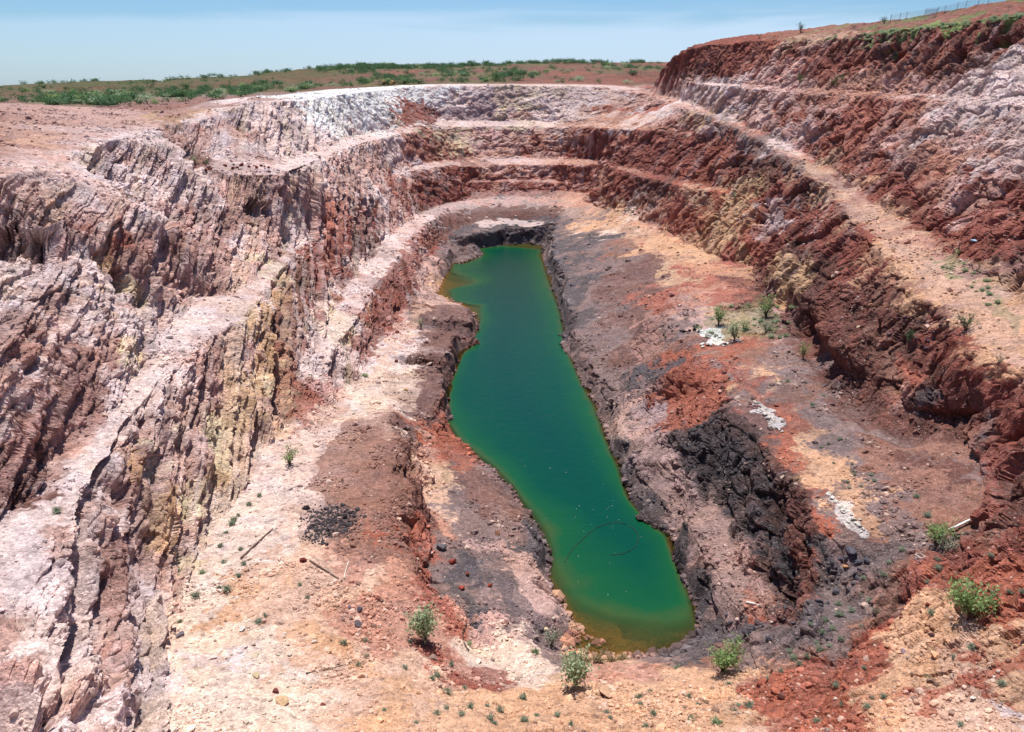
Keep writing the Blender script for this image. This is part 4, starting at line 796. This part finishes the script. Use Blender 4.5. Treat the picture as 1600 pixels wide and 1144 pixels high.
# ---- boulders one can point at
BL = [(690,858,22,(112,106,110),'big grey angular boulder on the bank left of the lake'),(706,879,14,(150,72,58),'dark red boulder just below the big grey one'),(730,898,10,(140,76,64),'brown red stone between the grey boulder and the lake'),(722,920,12,(176,84,66),'brick red stone on the grey gravel strip, the lower left one'),(766,916,10,(172,82,66),'brick red stone on the grey gravel strip, the right one'),
 (793,1000,9,(150,60,50),'small dark red stone at the end of the grey gravel strip'),(474,877,14,(118,50,46),'dark red boulder at the end of the fallen pole'),(562,953,13,(96,88,104),'bluish grey stone left of the tall pale shrub'),(547,950,8,(110,98,112),'small bluish stone left of its larger twin'),(561,978,20,(104,92,96),'dark grey slab of rock below the bluish stone'),
 (777,834,12,(168,118,92),'tan brown boulder at the upper bank of the lake'),(282,994,15,(132,122,128),'grey stone on the pale rubble near the left wall'),(431,1082,12,(128,72,70),'maroon stone on the pale rubble at the bottom left'),(505,1102,10,(150,82,70),'reddish stone at the bottom, right of the pale slabs'),
 (399,1024,16,(226,206,180),'pale cream slab, upper one of the loose slabs at the bottom left'),(400,1057,16,(210,188,150),'cream slab in the middle of the loose slabs at the bottom left'),(478,1093,16,(236,222,206),'whitish slab at the right of the loose slabs'),(379,984,13,(240,232,224),'white rock high on the pale rubble'),(444,991,10,(232,220,214),'small white rock right of the dry stick'),(441,1098,24,(214,178,140),'tan half buried slab at the bottom left'),(384,1011,10,(230,212,196),'cream stone above the loose slabs'),
 (613,133,14,(214,168,112),'ochre boulder on the far rim, the larger one'),(601,131,10,(220,176,120),'ochre boulder on the far rim, left of the larger one'),
 (1341,513,12,(214,188,160),'pale stone alone on the dark red slope below the haul road'),(1458,422,9,(222,196,164),'cream stone on the haul road'),(1360,478,8,(200,150,120),'tan stone at the top of the dark red slope'),
 (1330,866,20,(104,100,108),'dark grey boulder at the top of the curved row of grey boulders'),(1353,878,15,(98,94,102),'grey boulder at the right end of the curved row'),(1320,886,10,(206,150,104),'orange stone inside the curved row of grey boulders'),(1305,927,18,(96,92,98),'large grey boulder right of the dark cliff foot'),(1281,941,13,(104,98,104),'grey boulder left of the large one by the cliff foot'),(1200,999,12,(108,104,114),'bluish grey stone above the wide shrub, the right one'),(1166,992,13,(86,78,84),'dark stone above the wide shrub, the left one'),
 (1410,1018,12,(166,140,150),'lilac grey stone on the orange scree'),(1455,994,12,(98,66,68),'dark maroon stone on the orange scree'),(1296,1089,9,(240,226,214),'white stone at the lower right, left of a pair'),(1306,1093,9,(232,206,190),'pinkish white stone at the lower right, right of a pair'),
 (1559,1049,9,(226,196,182),'upper pale stone on the red streak at the lower right'),(1552,1058,8,(238,218,206),'lower pale stone on the red streak at the lower right'),(1520,1093,14,(236,224,210),'cream slab below the red streak at the lower right'),(1480,1092,10,(222,196,180),'pink stone below the red streak'),
 (905,1078,16,(206,170,130),'sandy slab under the small tree'),(945,1084,36,(206,166,136),'long flat ochre slab right of the small tree'),(853,985,11,(226,204,170),'cream stone at the edge of the orange shallows'),(866,968,8,(222,206,190),'small whitish stone on the shore of the shallows'),
 (1500,408,7,(220,200,180),'pale stone on the flat right of the haul road'),(266,528,11,(238,226,214),'white block on the rubble of the second bench'),(308,573,12,(224,204,192),'pale block on the edge of the second bench'),(620,520,9,(150,80,64),'red brown stone on the track left of the lake'),(619,565,8,(150,92,60),'rusty stone on the pale track left of the lake'),(634,610,8,(206,160,110),'tan stone on the pale track by the mound'),(938,472,0,(0,0,0),'')]
for u, v, w_, c_, lab in BL:
    if w_: boulder(u, v, w_, c_, lab, sink=.35, flat=.3 if 'slab' in lab else 1)
cr_ = random.Random(9)
for i in range(14): t_ = i / 13; boulder(1300 + 30 * math.sin(t_ * 3.0) + 20 * t_ + cr_.uniform(-5, 5), 880 + 45 * t_ - 25 * math.sin(t_ * 3.1) + cr_.uniform(-3, 3), cr_.uniform(7, 12), (100, 96, 104), 'smaller grey boulder in the curved row right of the dark cliff', 'grey boulders in the curved row')
for i in range(22): boulder(cr_.uniform(1120, 1300), cr_.uniform(940, 1000), cr_.uniform(5, 10), (104, 98, 104), 'dark grey stone on the gravel apron at the lake tip', 'dark stones on the gravel apron')
for i in range(26): boulder(cr_.uniform(360, 500), cr_.uniform(1000, 1135), cr_.uniform(5, 11), (232, 212, 192), 'small cream stone on the pale rubble at the bottom left', 'cream stones at the bottom left', flat=.6)
for i in range(24): t_ = cr_.random(); boulder(1350 + 95 * t_ + cr_.uniform(-8, 8), 1000 - 62 * t_ + cr_.uniform(-10, 10), cr_.uniform(5, 11), (132, 66, 58), 'dark red rock on the broken red ledge at the lower right', 'dark red rocks along the broken ledge')
for i in range(22): t_ = cr_.random(); boulder(1385 + 95 * t_ + cr_.uniform(-14, 14), 500 + 40 * t_ + cr_.uniform(-25, 25), cr_.uniform(5, 9), (110, 84, 92), 'purplish rock on the slope under the haul road edge', 'purplish rocks under the haul road')
for i in range(34): t_ = cr_.random(); boulder(1360 + 230 * t_ + cr_.uniform(-14, 14), 360 + 205 * t_ + cr_.uniform(-16, 16), cr_.uniform(4, 8), (208, 164, 128), 'tan stone lying on the haul road', 'tan stones on the haul road')
for i in range(20): boulder(cr_.uniform(320, 420), cr_.uniform(258, 268), cr_.uniform(4, 9), cr_.choice([(74, 60, 64), (130, 62, 54)]), 'dark rubble block in the upper left recess', 'dark rubble in the upper left recess')
for i in range(10): boulder(cr_.uniform(1062, 1092), cr_.uniform(508, 524), cr_.uniform(5, 9), (60, 56, 62), 'black rock left of the terrace shrubs', 'black rocks left of the terrace shrubs')
for a, b, n_, gname, lab in (((1176,627),(1222,676),26,'white stones of the upper row','white stone in the upper row along the terrace edge'), ((1291,769),(1358,838),34,'white stones of the lower row','white stone in the lower row along the terrace edge'), ((1096,541),(1146,537),12,'white stones of the short row','white stone in the short row by the terrace shrubs')):
    for i in range(n_):
        t_ = cr_.random(); boulder(a[0] + (b[0] - a[0]) * t_ + cr_.gauss(0, 3), a[1] + (b[1] - a[1]) * t_ + cr_.gauss(0, 2.5), cr_.uniform(3.5, 10), cr_.choice([(244, 240, 232), (232, 224, 212), (212, 198, 186)]), lab, gname, 'white_stone', .3, .75)
for i in range(5): boulder(1104 + 5 * i, 524 + cr_.uniform(-4, 4), 8, (244, 236, 228), 'white stone heaped on the white patch of the terrace', 'white stones on the white patch', 'white_stone')
# ---- sticks, pipes, hoses and scraps
def plain_mat(name, c, rough=.8, sc_=8.):
    t = MT(name, rough, .3); a = t.n('TexNoise', Scale=sc_, Detail=5); tq = t.n('TexCoord'); t.l(tq.outputs['Object'], a.inputs['Vector']); t.l(t.mix(t.rng(a.outputs[0], .3, .7, 0, 1), tuple(q * .7 for q in c), tuple(min(1, q * 1.2) for q in c)), t.b.inputs['Base Color']); return t.m
M_POLE = plain_mat('old_timber', (.20, .13, .10)); M_PIPE = plain_mat('white_plastic', (.78, .76, .72), .4); M_HOSE = plain_mat('black_hose', (.035, .03, .025), .5); M_PALEWOOD = plain_mat('bleached_timber', (.62, .55, .48)); M_BLUE = plain_mat('faded_blue_plastic', (.42, .58, .72), .5)
def line_thing(name, pix, rad, mat, label, cat, lift=.08, water=False, taper=1.0):
    ps = [np.array(at_z(u, v, .04)) if water else on_ground(u, v) for u, v in pix]; ps = [Vector(p) for p in ps]
    if not water: 
        for p in ps: p.z += lift
    out = [ps[0]]
    for i in range(1, len(ps)):
        for k in range(1, 4): 
            t_ = k / 3; p0 = ps[max(i - 2, 0)]; p1 = ps[i - 1]; p2 = ps[i]; p3 = ps[min(i + 1, len(ps) - 1)]
            out.append(.5 * ((2 * p1) + (p2 - p0) * t_ + (2 * p0 - 5 * p1 + 4 * p2 - p3) * t_ ** 2 + (3 * p1 - p0 - 3 * p2 + p3) * t_ ** 3))
    V, F = tube([p - ps[0] for p in out], [rad * (1 - (1 - taper) * i / (len(out) - 1)) for i in range(len(out))], 8); o = obj_from(name, V, F, mat, None, True); o.location = ps[0]; return tag(o, label, cat)
line_thing('fallen_pole', [(376,874),(402,850),(427,827)], .09, M_POLE, 'dark wooden pole lying on the pale rubble near the left wall', 'pole', .15, taper=.6)
line_thing('fallen_pole', [(484,877),(510,893),(534,909)], .085, M_POLE, 'brown pole leaning against the dark red boulder', 'pole', .12, taper=.7)
line_thing('dry_stick', [(478,1053),(512,1047),(548,1037)], .045, M_POLE, 'thin dry stick on the orange ground at the bottom', 'stick', .08, taper=.4)
line_thing('dry_stick', [(545,878),(540,893),(538,905)], .05, M_PALEWOOD, 'pale stick on the red mound near its foot', 'stick', .08)
line_thing('white_pipe', [(1482,833),(1497,825),(1512,817)], .11, M_PIPE, 'white plastic pipe lying beside the green shrub at the right', 'pipe', .3)
line_thing('white_pipe', [(1166,943),(1176,945),(1187,948)], .09, M_PIPE, 'short white pipe on the grey gravel by the lake tip', 'pipe', .15)
line_thing('timber_plank', [(230,518),(248,532)], .14, M_PALEWOOD, 'bleached plank on the rubble of the second bench', 'plank', .15)
line_thing('black_hose', [(745,974),(735,977),(727,982),(723,992),(725,1006),(733,1019)], .045, M_HOSE, 'curved black hose lying on the sand left of the lake tip', 'hose', .12)
line_thing('floating_hose', [(882,879),(894,859),(914,839),(934,824),(961,816),(984,822),(997,835),(994,852),(977,864),(954,867)], .025, M_HOSE, 'black hose floating in a wide loop on the green water', 'hose', water=True)
p = on_ground(1437, 875); s = px(p, 5); bx_ = empty('wire_crate', p); bx_.rotation_euler.z = .3; tag(bx_, 'small open white frame crate standing on the terrace floor', 'crate')
for nm_, pts in (('bottom_frame', [(-1,-1,0.05),(1,-1,0.05),(1,1,0.05),(-1,1,0.05),(-1,-1,0.05)]), ('top_frame', [(-1,-1,1.5),(1,-1,1.5),(1,1,1.5),(-1,1,1.5),(-1,-1,1.5)])):
    V, F = tube([Vector(q) * s for q in pts], s * .13, 6); obj_from(nm_, V, F, M_PIPE, bx_)
for q in ((-1,-1),(1,-1),(1,1),(-1,1)): V, F = tube([Vector((q[0], q[1], 0)) * s, Vector((q[0], q[1], 1.5)) * s], s * .13, 6); obj_from('leg', V, F, M_PIPE, bx_)
p = on_ground(1522, 376); s = px(p, 6); me_ = ROCKS[2].copy(); me_.materials.clear(); me_.materials.append(M_BLUE); o = bpy.data.objects.new('plastic_sheet', me_); C.objects.link(o); o.location = p; o.scale = (s, s * .8, s * .45); tag(o, 'crumpled pale blue plastic sheet at the foot of the right wall', 'sheet')
# ---- loose stones nobody could count
def gravel(name, sel, sizes, cols, label):
    n = len(sel); g_ = 1.618; base = np.array([(-1,g_,0),(1,g_,0),(-1,-g_,0),(1,-g_,0),(0,-1,g_),(0,1,g_),(0,-1,-g_),(0,1,-g_),(g_,0,-1),(g_,0,1),(-g_,0,-1),(-g_,0,1)], np.float32) / 1.7
    V = np.repeat(base[None], n, 0) * rng.uniform(.55, 1.15, (n, 12, 3)).astype(np.float32) * 1.45 * sizes[:, None, None] * .5
    V[:, :, 2] *= rng.uniform(.4, .95, (n, 1)); a = rng.uniform(0, 6.283, n)[:, None]; b = rng.uniform(-.6, .6, n)[:, None]
    x, z = V[..., 0] * np.cos(b) - V[..., 2] * np.sin(b), V[..., 0] * np.sin(b) + V[..., 2] * np.cos(b); y = V[..., 1]
    x, y = x * np.cos(a) - y * np.sin(a), x * np.sin(a) + y * np.cos(a)
    V = np.stack([x, y, z], -1) + co[sel][:, None] + np.stack([np.zeros(n), np.zeros(n), sizes * .1], -1)[:, None]
    q = np.array([(0,11,5),(0,5,1),(0,1,7),(0,7,10),(0,10,11),(1,5,9),(5,11,4),(11,10,2),(10,7,6),(7,1,8),(3,9,4),(3,4,2),(3,2,6),(3,6,8),(3,8,9),(4,9,5),(2,4,11),(6,2,10),(8,6,7),(9,8,1)]); F = (np.arange(n)[:, None, None] * 12 + q[None]).reshape(-1, 3)
    o = grid_mesh(name, V.reshape(-1, 3), F, M_STONE, {'Col': np.repeat(cols, 12, 0)}); return tag(o, label, 'rubble', None, 'stuff')
ts = MT('loose_stone', .95, .15); at_ = ts.n('Attribute', attribute_name='Col'); gq = ts.n('NewGeometry'); nn = ts.n('TexNoise', Scale=9., Detail=4); ts.l(gq.outputs['Position'], nn.inputs['Vector']); ts.l(ts.mul(at_.outputs['Color'], ts.rng(nn.outputs[0], .3, .7, .8, 1.2)), ts.b.inputs['Base Color']); M_STONE = ts.m
can = np.nonzero(seen & (co[:, 2] > .15) & (S < 1.1) & (co[:, 1] < 345) & (PV > 130))[0]
den = .10 + 2.0 * sst(-.05, .45, fbm(co[can, 0] / 4, co[can, 1] / 4, np.zeros(len(can)), 3, 301)); den *= np.where(_zc[can] > 160, .4, 1) * np.where(_zc[can] > 110, .8, 1); den /= den.sum()
NG = int(42000 * float(os.environ.get('GQ', '1'))); sel = rng.choice(can, NG, replace=False, p=den); ds = _zc[sel]
size = np.clip(np.exp(rng.normal(-2.25, .6, NG)), .05, .55) * (.55 + .0075 * ds); size = np.clip(size, ds * .0011, .9)
cl = COL[sel] * rng.uniform(.72, 1.3, (NG, 1)); m = rng.random(NG) < .12; cl[m] = cl[m] * .4 + ALB['o'] * .6; m = rng.random(NG) < .06; cl[m] = cl[m] * .45 + ALB['G'] * .3
gravel('loose_rubble', sel, size.astype(np.float32), np.clip(cl, 0, .9).astype(np.float32), 'loose stones and rubble strewn over the benches and floors')
sh = np.nonzero(seen & (np.abs(co[:, 2] - .12) < .3) & (co[:, 1] > 52) & (co[:, 1] < 262))[0]; sh = rng.choice(sh, min(1500, len(sh)), replace=False); ns_ = len(sh)
gravel('shore_rubble', sh, (np.exp(rng.normal(-1.2, .5, ns_)) * (.7 + .003 * _zc[sh])).astype(np.float32), np.clip(COL[sh] * rng.uniform(.6, 1.5, (ns_, 1)), 0, .9).astype(np.float32), 'broken rock lying along and in the edge of the lake')
fl_v, fl_f = [], []
for _ in range(42):
    u, v = rnd.choice([(rnd.uniform(760, 880), rnd.uniform(560, 740)), (rnd.uniform(880, 1010), rnd.uniform(790, 930)), (rnd.uniform(840, 960), rnd.uniform(700, 830))]); p = Vector(at_z(u, v, .035)); s = rnd.uniform(.02, .07); b = len(fl_v)
    fl_v += [p + Vector((s, 0, 0)), p + Vector((0, s * .6, 0)), p - Vector((s, 0, 0)), p - Vector((0, s * .7, 0))]; fl_f.append((b, b + 1, b + 2, b + 3))
tag(obj_from('floating_flecks', fl_v, fl_f, M_PALEWOOD), 'pale flecks of foam and debris floating on the lake', 'debris', None, 'stuff')
# black ore heap on the red mound
pc_ = on_ground(520, 818); hp = [hit(u, v)[:2] for u, v in [(472,838),(488,800),(520,788),(562,803),(548,832),(500,846)]]
_j = .5 * vn(co[:, 0] / .7, co[:, 1] / .7, co[:, 2] * 0, 401) + rng.normal(0, .5, len(co)); c2 = np.nonzero(inside(co[:, 0] + _j, co[:, 1] + _j[::-1], hp))[0]; nb_ = min(900, len(c2)); c2 = rng.choice(c2, nb_, replace=False)
gravel('black_ore_heap', c2, np.exp(rng.normal(-2.05, .45, nb_)).astype(np.float32), np.repeat(ALB['N'][None], nb_, 0) * rng.uniform(.7, 2.4, (nb_, 1)).astype(np.float32), 'flat heap of black ore gravel on the brown mound')
